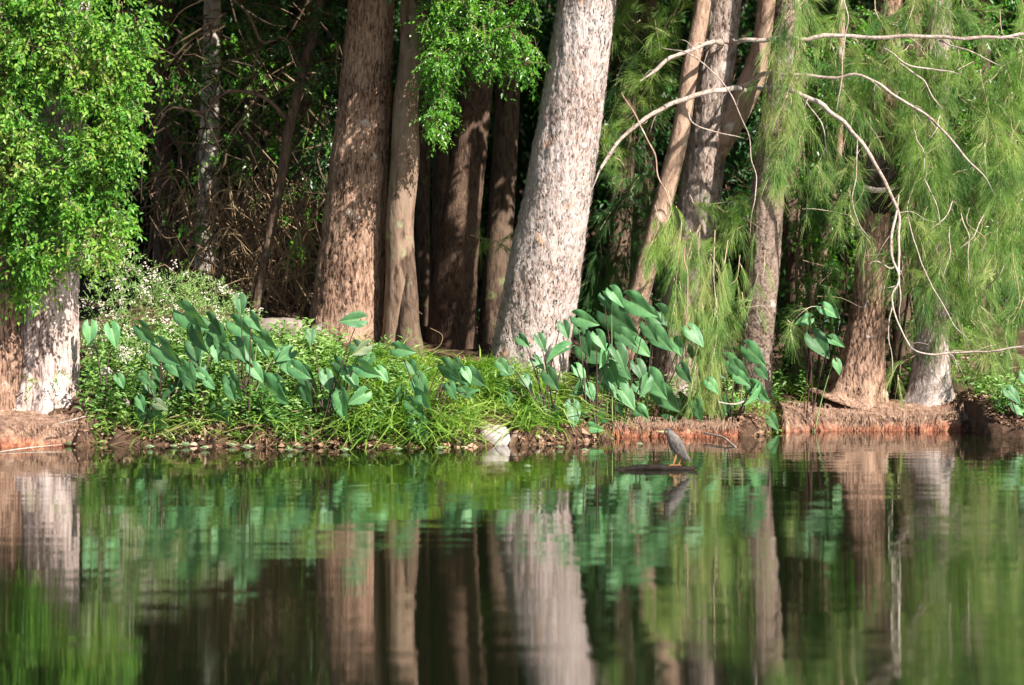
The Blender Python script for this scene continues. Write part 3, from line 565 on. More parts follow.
tG = tree('she_oak', 'grey-brown banded trunk right of the forked stems, rising straight from the dark bank', W(752, 415, 30.6))
trunk('trunk', tG, [(748, 428, 24), (752, 405, 20), (757, 330, 17), (763, 260, 17.5), (768, 190, 16.5), (778, 100, 14), (788, 0, 12), (798, -140, 11)], 30.6, M['bark_umber'], seed=111, shaggy=500)
crown(tG, 3.0, 35.5, 2.2, 2.0, 6.2, 8.5, dens=.7)
tH = tree('she_oak', 'trunk with wide flared foot on the red root ledge, painted dark shade patch higher up', W(858, 398, 30.9))
trunk('trunk', tH, [(852, 408, 44), (856, 396, 31), (862, 360, 23), (868, 305, 16.5), (873, 240, 15.5), (878, 180, 16), (884, 100, 14), (890, 0, 12), (895, -140, 10)], 30.9, M['bark_brown'], seed=121, lobes=6, fl=.16, fz=.3, shaggy=900)
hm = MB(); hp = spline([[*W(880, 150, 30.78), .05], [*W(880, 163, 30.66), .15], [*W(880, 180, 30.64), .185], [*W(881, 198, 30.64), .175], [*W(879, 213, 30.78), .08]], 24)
tube(hm, hp[:, :3], hp[:, 3], 20, flat=.45, rough=bark_rough(5, .2, fine=.08)); hm.build('trunk_shade', M['trunk_shade'], tH, True)  # near-black lump painting in the shade on this stretch of trunk
hm = MB(); hp = spline([W(864, 188, 30.6), W(874, 190, 30.52), W(886, 190, 30.51), W(898, 187, 30.6)], 12); tube(hm, hp, np.linspace(.035, .022, 12), 8, rough=bark_rough(6, .1)); hm.build('stub', M['branch'], tH, True)
crown(tH, 4.6, 34.8, 2.2, 1.8, 6.6, 8.5, dens=.5)
tI = tree('she_oak', 'pale trunk with orange foot at the right end of the red root ledge', W(930, 402, 30.95))
trunk('trunk', tI, [(928, 412, 34), (930, 398, 26), (931, 370, 20), (932, 320, 16), (930, 220, 14), (936, 100, 13), (945, -140, 10)], 30.95, M['bark_pale'], seed=131, lobes=5, fl=.12, fz=.2)
# lower forked dead limb in front of the ledge trees
limb(tH, [(899, 195, 2.2), (893, 240, 2.3), (897, 280, 1.9), (893, 300, 1.5), (905, 335, 1.4), (918, 350, 1.6), (945, 354, 1.7), (985, 352, 1.5), (1040, 344, 1.3)], 29.6, 29.3, sides=6, seed=21)
limb(tH, [(868, 265, 1.3), (877, 262, 1.4), (890, 268, 1.6), (897, 262, 1.8)], 29.5, 29.5, sides=5, name='twig', seed=22)
limb(tH, [(893, 300, 1.2), (888, 330, 1.1), (890, 352, .9), (893, 375, .7)], 29.5, 29.4, sides=5, name='twig', seed=23)
limb(tH, [(908, 215, 1.3), (918, 250, 1.3), (932, 285, 1.3), (950, 320, 1.1), (972, 345, .8)], 29.9, 29.6, sides=5, name='twig', seed=24)
for k, (a, b, c, d) in enumerate([(950, 225, 944, 280), (962, 215, 968, 285), (925, 180, 940, 225), (985, 290, 1005, 262), (985, 215, 960, 250), (915, 130, 925, 175), (940, 115, 932, 140), (952, 200, 930, 230)]):
    limb(tI, [(a, b, 1.2), ((a + c) / 2 + 3, (b + d) / 2, 1.1), (c, d, .7)], 30.1, 29.9, sides=5, name='twig', seed=30 + k)
tw2, f2 = MB(), MB()
for _ in range(14):
    x0, y0 = rng.uniform(880, 1010), rng.uniform(20, 250)
    bough(f2, tw2, wander(x0, y0, x0 + rng.normal() * 25, y0 + rng.uniform(20, 60)), rng.uniform(30.1, 31.3), 30.2, .004, 7, .2, down=.5)
f2.build('foliage', M['needle'], tI); tw2.build('twig', M['twig'], tI)

# root ledges
def root_mat(root, pts, top, front_h, depth, seed, name='root_mat'):
    n = 220; s = spline([[*W(a, r, 1.8 * F / (r - HY))] for a, r in pts], n); mb = MB()
    prof = [(.10, -.12), (.0, -.03), (-.02, .05), (.0, .10), (.06, .15), (.2, .19), (.45, .23), (.8, .27), (1.3, .26), (1.7, 0)]
    prof = spline(np.array([[a, b, 0] for a, b in prof]), 60)[:, :2]
    P = np.zeros((n, 60, 3)); P[..., 0] = s[:, None, 0]; P[..., 1] = s[:, None, 1] + prof[None, :, 0] * depth; P[..., 2] = prof[None, :, 1] * top / .26
    q0 = P.copy(); e = np.minimum(np.arange(n), n - 1 - np.arange(n)) / 12.0; e = np.clip(e, 0, 1)[:, None] ** .5
    P[..., 1] += .07 * fbm(q0 * np.array([4, 4, 2]), seed) + .03 * fbm(q0 * np.array([20, 20, 14]), seed + 3) + (1 - e) * .3
    P[..., 2] = P[..., 2] * e + (.025 * fbm(q0 * 7, seed + 5) + .012 * fbm(q0 * 30, seed + 7)) * (P[..., 2] > .02) - (1 - e) * .03
    i = np.arange(n - 1)[:, None]; j = np.arange(59)[None, :]
    mb.add(P.reshape(-1, 3), np.stack([i * 60 + j, (i + 1) * 60 + j, (i + 1) * 60 + j + 1, i * 60 + j + 1], -1).reshape(-1, 4))
    # fine roots hanging over the face
    k = 320; ii = rng.integers(4, n - 4, k); zt = rng.random(k) * top
    b = s[ii]; c0 = np.stack([b[:, 0], b[:, 1] - .01 + .03 * rng.random(k), zt + .05], 1)
    d = np.stack([rng.normal(size=k) * .06, -.03 * rng.random(k), -.10 - .06 * rng.random(k)], 1)
    ribbons(mb, np.stack([c0, c0 + d * .5 + [0, -.02, 0], c0 + d], 1), np.tile([1., 0, 0], (k, 1)), np.stack([np.full(k, .004), np.full(k, .003), np.full(k, .001)], 1))
    return mb.build(name, M['rootmat'], root, True)
mr_, nt_, o_ = mat('root_mat'); Lk = nt_.links.new
tc = nd(nt_, 'ShaderNodeNewGeometry'); sp = nd(nt_, 'ShaderNodeSeparateXYZ'); Lk(tc.outputs['Position'], sp.inputs[0])
n1 = nd(nt_, 'ShaderNodeTexNoise'); n1.inputs['Scale'].default_value = 14; n1.inputs['Detail'].default_value = 7; n1.inputs['Roughness'].default_value = .7; Lk(tc.outputs['Position'], n1.inputs[0])
n2 = nd(nt_, 'ShaderNodeTexNoise'); n2.inputs['Scale'].default_value = 2.5; n2.inputs['Detail'].default_value = 3; Lk(tc.outputs['Position'], n2.inputs[0])
c = ramp(nt_, [(.32, (.07, .035, .022)), (.5, (.25, .14, .09)), (.66, (.44, .29, .2))], n1.outputs[0])
cred = ramp(nt_, [(.32, (.12, .035, .02)), (.5, (.36, .12, .06)), (.66, (.48, .26, .15))], n1.outputs[0])
ma = nd(nt_, 'ShaderNodeMath', operation='MULTIPLY_ADD'); Lk(n2.outputs[0], ma.inputs[0]); ma.inputs[1].default_value = .22; Lk(sp.outputs['Z'], ma.inputs[2])
fr = nd(nt_, 'ShaderNodeMapRange'); Lk(ma.outputs[0], fr.inputs[0]); fr.inputs['From Min'].default_value = .21; fr.inputs['From Max'].default_value = .13; fr.inputs['To Min'].default_value = 0; fr.inputs['To Max'].default_value = 1
mx = nd(nt_, 'ShaderNodeMixRGB'); Lk(fr.outputs[0], mx.inputs[0]); Lk(c, mx.inputs[1]); Lk(cred, mx.inputs[2])
p = nd(nt_, 'ShaderNodeBsdfPrincipled'); Lk(mx.outputs[0], p.inputs['Base Color']); p.inputs['Roughness'].default_value = .8
bp = nd(nt_, 'ShaderNodeBump'); bp.inputs['Distance'].default_value = .04; Lk(n1.outputs[0], bp.inputs['Height']); Lk(bp.outputs[0], p.inputs['Normal']); Lk(p.outputs[0], o_.inputs[0])
M['rootmat'] = mr_
root_mat(t1, [(-160, 447), (-60, 446), (0, 447), (50, 446), (92, 446)], .29, .2, .8, 3)
root_mat(tH, [(776, 432), (820, 431), (870, 431), (920, 431), (971, 431)], .255, .2, .7, 9)
root_mat(tD, [(612, 438), (640, 437), (700, 437), (740, 437)], .16, .2, .7, 15)

# ------------------------------------------------------------------ vine on the left tree
tv = thing('climbing_vine', W(60, 300, 28.4), 'mass of small glossy bright green leaves draped over the trunk at the left edge', 'vine')
lb, ls = MB(), MB()
VC = [(20, 20, 44, 34), (70, 15, 40, 30), (115, 22, 34, 26), (128, 55, 24, 26), (95, 50, 30, 26), (30, 70, 36, 30), (20, 120, 34, 30), (100, 85, 34, 24), (60, 60, 26, 18), (118, 100, 24, 18),
      (15, 170, 32, 32), (90, 165, 34, 22), (55, 185, 36, 26), (105, 195, 24, 28), (25, 225, 36, 30), (75, 225, 36, 26), (110, 232, 18, 24), (10, 265, 22, 22), (45, 262, 28, 18), (-20, 60, 40, 40), (-25, 150, 40, 40), (-25, 240, 40, 40), (28, 292, 9, 22), (60, -20, 60, 20), (115, 145, 14, 14)]
leaf_mass(lb, [pclump(a, b, c, d, 28.25 + .12 * rng.random(), .26) for a, b, c, d in VC], 60, .062, stem=ls, shell=.35, jag=.5)
VS = []
for _ in range(105):
    a, b, c, d = VC[rng.integers(len(VC))]; th = rng.random() * 6.28; q = rng.random() ** .4
    VS.append(pclump(a + math.cos(th) * c * q * .8 - 3, b + math.sin(th) * d * q, rng.uniform(6, 13), rng.uniform(6, 11), rng.uniform(27.75, 28.15)))
leaf_mass(lb, VS, 190, .058, stem=ls, shell=.15, jag=.5, droop=.4, wr=.58)
leaf_mass(lb, [pclump(48, 275, 6, 12, 28.3, .06), pclump(57, 372, 5, 10, 28.3, .05), pclump(30, 385, 8, 5, 28.3, .05), pclump(42, 340, 4, 3, 28.3, .04)], 120, .03, shell=.1)
for _ in range(14):
    x, y = rng.uniform(0, 150), rng.uniform(0, 240)
    tube(ls, spline([W(x, y, 28.1), W(x + rng.normal() * 10, y + rng.uniform(10, 30), 28.0), W(x + rng.normal() * 22, y + rng.uniform(30, 75), 28.1)], 8), np.linspace(.006, .002, 8), 4, cap=False)
lb.build('foliage', M['ivy'], tv); ls.build('stem', M['vine_stem'], tv)

# ------------------------------------------------------------------ shrubs behind
def shrub(label, clumps, m, L=.05, dens=60, name='leafy_shrub', cat='shrub', group=None, trunkpx=None, droop=.3, shell=.3):
    c0 = clumps[0]; Y = c0[4]; bx = (c0[0] - CX) * Y / F
    t = thing(name, (bx, Y, float(ground(bx, Y))), label, cat, group); lb, ls = MB(), MB()
    leaf_mass(lb, [pclump(*c) for c in clumps], dens, L, stem=ls, shell=shell, droop=droop)
    for c in clumps:
        e = W(c[0], c[1], c[4]); b = np.array([bx + rng.normal() * .1, Y, float(ground(bx, Y))]); mid = (b + e) / 2 + rng.normal(size=3) * .1
        tube(ls, spline([b, mid, e], 10), np.linspace(.02, .006, 10), 5)
    lb.build('foliage', M[m], t); ls.build('stem', M['twig_dark'], t); return t
shrub('leafy shrub with bright green leaves behind the right hanging needles, highest on the right', [(1000, 190, 60, 40, 32.6), (940, 150, 50, 40, 33), (1010, 120, 40, 40, 33), (960, 220, 50, 36, 32.6), (890, 60, 60, 50, 34), (1000, 40, 60, 50, 34)], 'bright_leaf', .07, 42)
shrub('sunlit broad-leaved shrub between the banded trunk and the flared trunk', [(830, 230, 26, 36, 32.8), (812, 160, 30, 34, 33), (845, 280, 24, 34, 32.6), (800, 80, 34, 40, 33.6), (790, 320, 24, 30, 33.0), (810, 360, 24, 20, 32.6)], 'bright_leaf', .06, 46)
shrub('bright thicket of small leaves filling the gap right of the banded trunk', [(805, 190, 20, 40, 31.7), (822, 260, 18, 34, 31.6), (800, 300, 16, 26, 31.8), (812, 120, 22, 40, 31.9), (795, 50, 24, 40, 32.0), (835, 335, 14, 20, 31.6), (845, 200, 16, 34, 31.8)], 'bright_leaf', .05, 60)
shrub('bright leafy sprays right of the flared trunk, behind the pale trunk foot', [(905, 230, 22, 34, 31.6), (960, 250, 26, 34, 31.7), (905, 310, 18, 26, 31.5), (960, 320, 24, 26, 31.6), (985, 180, 26, 40, 31.8), (1010, 270, 24, 36, 31.7), (920, 120, 26, 40, 31.9)], 'bright_leaf', .05, 50)
shrub('low bright shrub behind the flared trunk and the pale trunk foot', [(905, 260, 34, 36, 32.4), (890, 320, 30, 30, 32.2), (980, 300, 50, 40, 32.2), (1010, 360, 34, 24, 31.8), (950, 350, 30, 24, 32), (915, 375, 24, 16, 31.8)], 'bright_leaf', .055, 48)
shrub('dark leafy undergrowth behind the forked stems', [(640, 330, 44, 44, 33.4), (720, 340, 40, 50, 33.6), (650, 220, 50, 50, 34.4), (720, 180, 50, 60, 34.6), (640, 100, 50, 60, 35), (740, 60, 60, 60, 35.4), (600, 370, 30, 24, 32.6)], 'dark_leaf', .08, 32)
shrub('dark shrub deep in the shade above the bramble thicket', [(165, 90, 50, 60, 36.5), (240, 110, 50, 60, 36.8), (200, 20, 80, 50, 37.5), (310, 150, 40, 60, 36.5), (290, 40, 60, 50, 37), (180, 60, 40, 50, 34.2), (270, 70, 40, 50, 34.0), (230, 150, 40, 30, 34.5), (160, 190, 30, 30, 32.8), (150, 60, 26, 50, 32.4), (185, 235, 24, 20, 32.2), (300, 215, 22, 40, 32.6), (320, 100, 22, 60, 32.6), (225, 60, 30, 40, 32.8), (270, 170, 26, 36, 33)], 'bright_leaf', .062, 17)
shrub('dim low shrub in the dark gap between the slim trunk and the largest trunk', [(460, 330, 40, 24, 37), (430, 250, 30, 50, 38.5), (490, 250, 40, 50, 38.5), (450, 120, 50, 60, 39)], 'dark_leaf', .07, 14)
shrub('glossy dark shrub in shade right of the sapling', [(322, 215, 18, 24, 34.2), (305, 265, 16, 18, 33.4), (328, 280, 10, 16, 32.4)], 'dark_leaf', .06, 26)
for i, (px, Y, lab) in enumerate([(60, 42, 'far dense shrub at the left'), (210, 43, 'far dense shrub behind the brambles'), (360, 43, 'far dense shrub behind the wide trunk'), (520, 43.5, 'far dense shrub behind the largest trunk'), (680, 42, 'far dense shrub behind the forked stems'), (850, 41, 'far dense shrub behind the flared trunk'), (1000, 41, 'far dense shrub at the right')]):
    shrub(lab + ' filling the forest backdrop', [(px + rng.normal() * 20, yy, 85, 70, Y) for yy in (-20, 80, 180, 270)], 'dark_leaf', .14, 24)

# far wood on the slope
mb = MB(); cl = []
for _ in range(230):
    Y = rng.uniform(44, 54); x = rng.uniform(-15, 15); z = rng.uniform(0.5, 11) + (Y - 44) * .3
    cl.append(((x, Y, z), (1.5, 1.2, 1.3)))
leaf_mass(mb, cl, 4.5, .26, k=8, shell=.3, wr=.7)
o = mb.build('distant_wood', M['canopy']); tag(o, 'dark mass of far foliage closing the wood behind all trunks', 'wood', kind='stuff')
# bramble thicket
mb = MB()
for _ in range(430):
    x0, y0 = rng.normal(262, 38), rng.uniform(215, 330); Y = rng.uniform(31.8, 34.5)
    a = rng.uniform(0, 3.14); l = rng.uniform(20, 75); x1 = x0 + math.cos(a) * l; y1 = y0 - math.sin(a) * l * .8
    tube(mb, spline([W(x0, y0, Y), W((x0 + x1) / 2 + rng.normal() * 8, min(y0, y1) - rng.uniform(0, 18), Y - .2), W(x1, y1 + rng.uniform(-5, 35), Y - rng.uniform(-.2, .4))], 9), np.linspace(.007, .003, 9) * rng.uniform(.6, 1.5), 4, cap=False)
for _ in range(120):
    x0, y0 = rng.uniform(180, 330), rng.uniform(200, 330); Y = rng.uniform(32.5, 35.5)
    x1 = x0 + rng.normal() * 25; y1 = y0 - rng.uniform(5, 50)
    tube(mb, spline([W(x0, y0, Y), W((x0 + x1) / 2 + rng.normal() * 8, (y0 + y1) / 2, Y), W(x1, y1, Y)], 7), np.linspace(.007, .003, 7), 4, cap=False)
o = mb.build('dead_brambles', M['straw']); tag(o, 'tangle of dry straw coloured bramble canes in the shade left of the wide brown trunk', 'brambles', kind='stuff')
mb = MB()
for _ in range(300):
    x0, y0 = rng.uniform(125, 340), rng.uniform(-10, 230); Y = rng.uniform(31.6, 36)
    a = rng.uniform(-2.6, 2.6); l = rng.uniform(30, 140); x1 = x0 + math.sin(a) * l * .6; y1 = y0 + abs(math.cos(a)) * l
    tube(mb, spline([W(x0, y0, Y), W((x0 + x1) / 2 + rng.normal() * 12, (y0 + y1) / 2 + rng.normal() * 8, Y), W(x1, y1, Y)], 9), np.linspace(.009, .003, 9) * rng.uniform(.6, 1.8), 4, cap=False)
o = mb.build('hanging_vines', M['vine_stem']); tag(o, 'dark hanging vines and bare twigs filling the shaded wood at upper left', 'vines', kind='stuff')

# ------------------------------------------------------------------ bank plants
def on_bank(n, x0, x1, d0, d1, power=1.0):
    px = rng.uniform(x0, x1, n); X = (px - CX) * 29 / F; Y = edgeY(X) + d0 + (d1 - d0) * rng.random(n) ** power
    P = np.stack([X * Y / 29, Y, ground(X * Y / 29, Y)], 1)
    qx, _ = pix(P); P = P[~((qx > 474) & (qx < 518) & (P[:, 1] < edgeY(P[:, 0]) + .55))]
    return P[fbm(P * [3.2, 3.2, 0], 61, 2) > (-.12 if n > 300 else -2)]
def blades(mb, B, ln, wd, lean, arch):
    n = len(B); L = ln * (.5 + .8 * rng.random(n)); d = norm(np.c_[rng.normal(size=(n, 2)) * lean, np.ones(n)])
    h = norm(np.c_[rng.normal(size=(n, 2)) + [0, -.3], np.zeros(n)])
    u = np.array([0, .35, .7, 1.0]); ar = arch * (.4 + rng.random(n))
    C = B[:, None] + d[:, None] * (u[None, :, None] * L[:, None, None]) + h[:, None] * ((u ** 2)[None, :, None] * (L * ar)[:, None, None]) - np.array([0, 0, 1]) * ((u ** 2.5)[None, :, None] * (L * ar * .6)[:, None, None])
    S = norm(np.cross(h, [0, 0, 1.0]) + rdir(n) * .3); w = wd * (.6 + .7 * rng.random(n))
    ribbons(mb, C, S, w[:, None] * np.array([.7, 1, .7, .1]))
mb = MB()
blades(mb, on_bank(6500, 330, 505, .15, 2.1), .34, .0075, .5, 1.0)
blades(mb, on_bank(2800, 350, 565, .02, 2.0), .42, .010, .6, 1.3)
blades(mb, on_bank(1800, 480, 570, .2, 1.3), .22, .005, .35, .7)
blades(mb, on_bank(1500, 96, 600, .0, .4), .24, .009, .8, 1.3)
blades(mb, on_bank(1500, 380, 540, .05, .6), .2, .005, .5, .8)
blades(mb, on_bank(1200, 770, 850, .6, 2.5), .22, .005, .4, .7)
blades(mb, on_bank(2500, 530, 800, .15, 1.0), .16, .004, .5, .8)
blades(mb, on_bank(900, 100, 330, .3, 2.6), .24, .0055, .4, .7)
o = mb.build('grass', M['grass']); tag(o, 'lush yellow-green grass covering the sunny bank between the wide trunk and largest trunk', 'grass', kind='stuff')
mb = MB()
def herbs(mb, B, h, L, k=9, wr=.4):
    n = len(B); d = norm(np.c_[rng.normal(size=(n, 2)) * .35 + [0, -.1], np.ones(n)]); H = h * (.4 + .9 * rng.random(n))
    u = np.linspace(.25, 1, k); P = (B[:, None] + d[:, None] * (u[None, :, None] * H[:, None, None])).reshape(-1, 3)
    a = rng.random((n, k)) * 6.28; D = np.stack([np.cos(a), np.sin(a), .35 + .3 * rng.normal(size=(n, k))], -1).reshape(-1, 3)
    leaves(mb, P, D, np.array([0, -.4, 1]) + rng.normal(size=P.shape) * .3, L * (.6 + .7 * rng.random(len(P))), L * wr * (.8 + .4 * rng.random(len(P))))
herbs(mb, on_bank(1200, 85, 340, .1, 2.4), .3, .085)
herbs(mb, on_bank(500, 380, 560, .1, 1.4), .22, .07, wr=.3)
herbs(mb, on_bank(200, 330, 420, .1, 2.2), .24, .07, wr=.35)
herbs(mb, on_bank(260, 600, 780, .3, 2.6), .25, .07)
herbs(mb, on_bank(420, 780, 1060, .9, 2.6), .3, .07)
herbs(mb, on_bank(320, 974, 1100, .0, .9), .22, .07)
herbs(mb, on_bank(290, 96, 610, .0, .3), .16, .06)
herbs(mb, on_bank(1100, 100, 420, .1, 2.2), .2, .10, wr=.22)
o = mb.build('weeds', M['herb']); tag(o, 'mixed broad-leaved green weeds on the bank', 'weeds', kind='stuff')
mb = MB(); B = on_bank(7500, -20, 1060, -.03, .45); n = len(B)
leaves(mb, B + [0, 0, .01], np.c_[rng.normal(size=(n, 2)), rng.normal(size=n) * .5], np.array([0, -.3, 1]) + rng.normal(size=(n, 3)) * .6, .045 * (.5 + rng.random(n)), .022 * (.6 + rng.random(n)))
pass
B = on_bank(9000, 100, 1060, .4, 5); n = len(B)
leaves(mb, B + [0, 0, .01], np.c_[rng.normal(size=(n, 2)), rng.normal(size=n) * .3], np.array([0, 0, 1]) + rng.normal(size=(n, 3)) * .5, .05 * (.5 + rng.random(n)), .022 * (.6 + rng.random(n)))
B = on_bank(290, 180, 600, -.12, .22); n = len(B); B[:, 2] = np.maximum(B[:, 2], .003)
leaves(mb, B + [0, 0, .012], np.c_[rng.normal(size=(n, 2)), rng.normal(size=n) * .5], np.array([0, -.6, 1]) + rng.normal(size=(n, 3)) * .5, .10 * (.5 + rng.random(n)), .055 * (.6 + rng.random(n)))
for _ in range(14):
    B = on_bank(290, 90, 1060, -.02, .3); n = len(B)
    leaves(mb, B + [0, -.01, .01], np.c_[rng.normal(size=(n, 2)), rng.normal(size=n) * .6 - .2], np.array([0, -.6, .8]) + rng.normal(size=(n, 3)) * .6, .06 * (.4 + rng.random(n)), .028 * (.6 + rng.random(n)))
o = mb.build('leaf_litter', M['litter']); tag(o, 'dry brown and buff fallen leaves along the waterline', 'leaf litter', kind='stuff')
mb = MB()
for B in on_bank(170, 95, 780, -.02, .35):
    d = norm(np.array([rng.normal(), -.3 * rng.random(), rng.normal() * .4])); l = rng.uniform(.08, .4)
    tube(mb, spline([B + [0, 0, .04], B + d * l * .5 + rng.normal(size=3) * .03 + [0, 0, .03], B + d * l], 6), np.linspace(.008, .003, 6) * rng.uniform(.5, 1.3), 4)
o = mb.build('fallen_twigs', M['straw']); tag(o, 'loose dead twigs lying along the water edge', 'twigs', kind='stuff')

# white flowering bushes
def flower_bush(label, clumps, dens=70, fl=600):
    c0 = clumps[0]; Y = c0[4]; bx = (c0[0] - CX) * Y / F
    t = thing('flowering_bush', (bx, Y, float(ground(bx, Y))), label, 'flowering bush'); lb, ls, fb = MB(), MB(), MB()
    cl = [pclump(*c) for c in clumps]; leaf_mass(lb, cl, dens, .045, stem=ls, shell=.2, droop=-.1, wr=.3)
    for (c, r) in cl:
        n = fl // len(cl); nc = max(4, n // 7); d = rdir(nc); d[:, 1] = -abs(d[:, 1]); d = norm(d + [0, 0, .3]); h = c + d * np.array(r) * rng.uniform(.75, 1.15, nc)[:, None]
        P = np.repeat(h, 7, 0) + rng.normal(size=(nc * 7, 3)) * .022
        for k in range(3):
            leaves(fb, P, rdir(len(P)) + [0, -.3, .4], rdir(len(P)) + [0, -1, .6], .016, .014)
    lb.build('foliage', M['pale_herb'], t); fb.build('blossom', M['petal'], t); ls.build('stem', M['stalk_green'], t)
flower_bush('tall bush thick with white blossom against the vine covered tree', [(112, 262, 26, 26, 29.6), (108, 300, 28, 24, 29.4), (95, 250, 14, 20, 29.5), (140, 285, 22, 22, 29.8)], 70, 560)
flower_bush('spreading bush with scattered white blossom on top of the mound', [(170, 285, 28, 20, 30.4), (205, 292, 24, 18, 30.6), (185, 310, 30, 18, 30.2), (150, 310, 24, 18, 30.0)], 90, 220)
flower_bush('low flowering bush above the white-veined leaf litter behind the heart-shaped leaves', [(115, 345, 28, 20, 29.2), (140, 360, 24, 20, 29.1), (155, 335, 26, 18, 29.6)], 60, 420)
flower_bush('pale green bush with few flowers beside the grey boulder', [(225, 300, 22, 14, 30.7), (240, 315, 20, 12, 30.5), (215, 330, 26, 16, 30.2)], 110, 160)
shrub('bright green small-leaved shrub at the foot of the vine covered tree', [(88, 372, 14, 16, 28.9), (92, 350, 12, 12, 29.0)], 'herb', .05, 90)

# ------------------------------------------------------------------ rocks
def rock(name, px, py, rx, ry, Y, m, label, seed, cat='rock', flat=.8, group=None):
    c = W(px, py, Y); s = Y / F; n = 40; k = 56
    th = np.linspace(0, math.pi, n); ph = np.arange(k) * 2 * math.pi / k
    d = np.stack([np.sin(th)[:, None] * np.cos(ph), np.sin(th)[:, None] * np.sin(ph), np.cos(th)[:, None] + 0 * ph], -1)
    d = np.sign(d) * np.abs(d) ** .85
    r = 1 + .22 * fbm(d * 1.4 + seed * 3.7, seed) + .06 * fbm(d * 6 + seed, seed + 1)
    v = c + d * r[..., None] * np.array([rx * s, rx * s * flat, ry * s])
    i = np.arange(n - 1)[:, None]; j = np.arange(k)[None, :]; j2 = (j + 1) % k
    mb = MB(); mb.add(v.reshape(-1, 3), np.stack([i * k + j, (i + 1) * k + j, (i + 1) * k + j2, i * k + j2], -1).reshape(-1, 4))
    o = mb.build(name, M[m], None, True, base=c - np.array([0, 0, ry * s])); tag(o, label, cat, group); return o
rock('boulder', 278, 334, 30, 17, 30.5, 'rock', 'grey weathered boulder at the top of the bank beside the wide brown trunk', 3)
rock('rock', 493, 438, 18, 14, 28.0, 'rock_white', 'white rounded rock at the waterline below the grassy bank', 8)
rock('rock', 512, 440, 7, 8, 28.05, 'rock', 'small reddish grey rock touching the right side of the white rock', 12)
rock('rock', 700, 322, 12, 10, 30.2, 'rock', 'grey stone lump behind the hanging needle curtain', 15) if False else None
rock('rock', 1000, 425, 14, 8, 29.7, 'rock', 'low tan rock at the waterline right of the root ledge', 17)
rock('rock', 105, 372, 7, 5, 28.8, 'rock_white', 'small pale stone on the bank between the tall dark stalks', 19)
rock('rock', 122, 404, 9, 6, 28.4, 'rock', 'buff stone just above the two lowest heart-shaped leaves', 23)
src = rock('stone', 300, 441, 4, 3, 28.0, 'rock_tan', 'small pale stone in the leaf litter at the waterline', 29, 'stone', group='pale stones along the waterline')
for px, dy, s in [(140, 0, 1.3), (172, -2, 1), (235, 0, 1.4), (262, -3, 1), (283, 0, .8), (322, 0, 1.2), (338, -3, .9), (455, -2, 1), (470, 0, 1.2), (525, -2, 1), (560, 0, .9), (608, -1, 1.3), (590, -3, 1), (390, 0, .9), (365, -2, 1.1), (430, -3, .8)]:
    o = src.copy(); scene.collection.objects.link(o); X = (px - CX) * 28.1 / F; Y = float(edgeY(X)) + .05; Y += rng.uniform(0, .25); X += rng.uniform(-.12, .12); q = rng.uniform(.6, 1.3, 3)
    o.location = (X, Y, float(ground(X, Y)) - .015); o.scale = (s * q[0], s * q[1], s * q[2] * .8); o.rotation_euler = (rng.uniform(-.4, .4), rng.uniform(-.4, .4), rng.random() * 6)

# ------------------------------------------------------------------ large heart-leaved plants
def heart(L, Wd, fold, curl):
    """blade: base notch at origin, tip along +Y, normal +Z; returns verts, quads, vein"""
    nu, nv = 15, 15; u = np.linspace(0, 1, nu); v = np.linspace(-1, 1, nv)
    y = -.30 + 1.30 * u
    half = np.interp(y, [-.30, -.26, -.15, 0, .12, .3, .5, .7, .85, .95, 1.0], [.10, .22, .35, .44, .47, .45, .37, .25, .13, .06, .0])
    inner = np.interp(y, [-.30, -.1, 0], [.10, .04, 0])
    X = np.sign(v)[None, :] * (inner[:, None] + (half - inner)[:, None] * np.abs(v)[None, :]); Y = np.repeat(y[:, None], nv, 1)
    Z = fold * np.abs(X) * .6 + .03 * np.sin(Y * 9 + np.abs(X) * 7) * np.abs(v)[None, :] - curl * (np.clip(Y, 0, 1) ** 2) - .12 * (v[None, :] ** 4) * half[:, None]
    vein = np.exp(-(X / .02) ** 2) + .5 * np.exp(-((np.mod(Y * 1.0 + 0 - np.abs(X) * .9, .2) - .1) / .018) ** 2)
    P = np.stack([X * Wd / 1.0, Y * L / 1.3, Z * L / 1.3], -1)
    q = []
    for i in range(nu - 1):
        for j in range(nv - 1):
            if y[i] < -.02 and j in (nv // 2 - 1, nv // 2): continue
            q.append([i * nv + j, i * nv + j + 1, (i + 1) * nv + j + 1, (i + 1) * nv + j])
    return P.reshape(-1, 3), q, np.clip(vein, 0, 1).ravel()
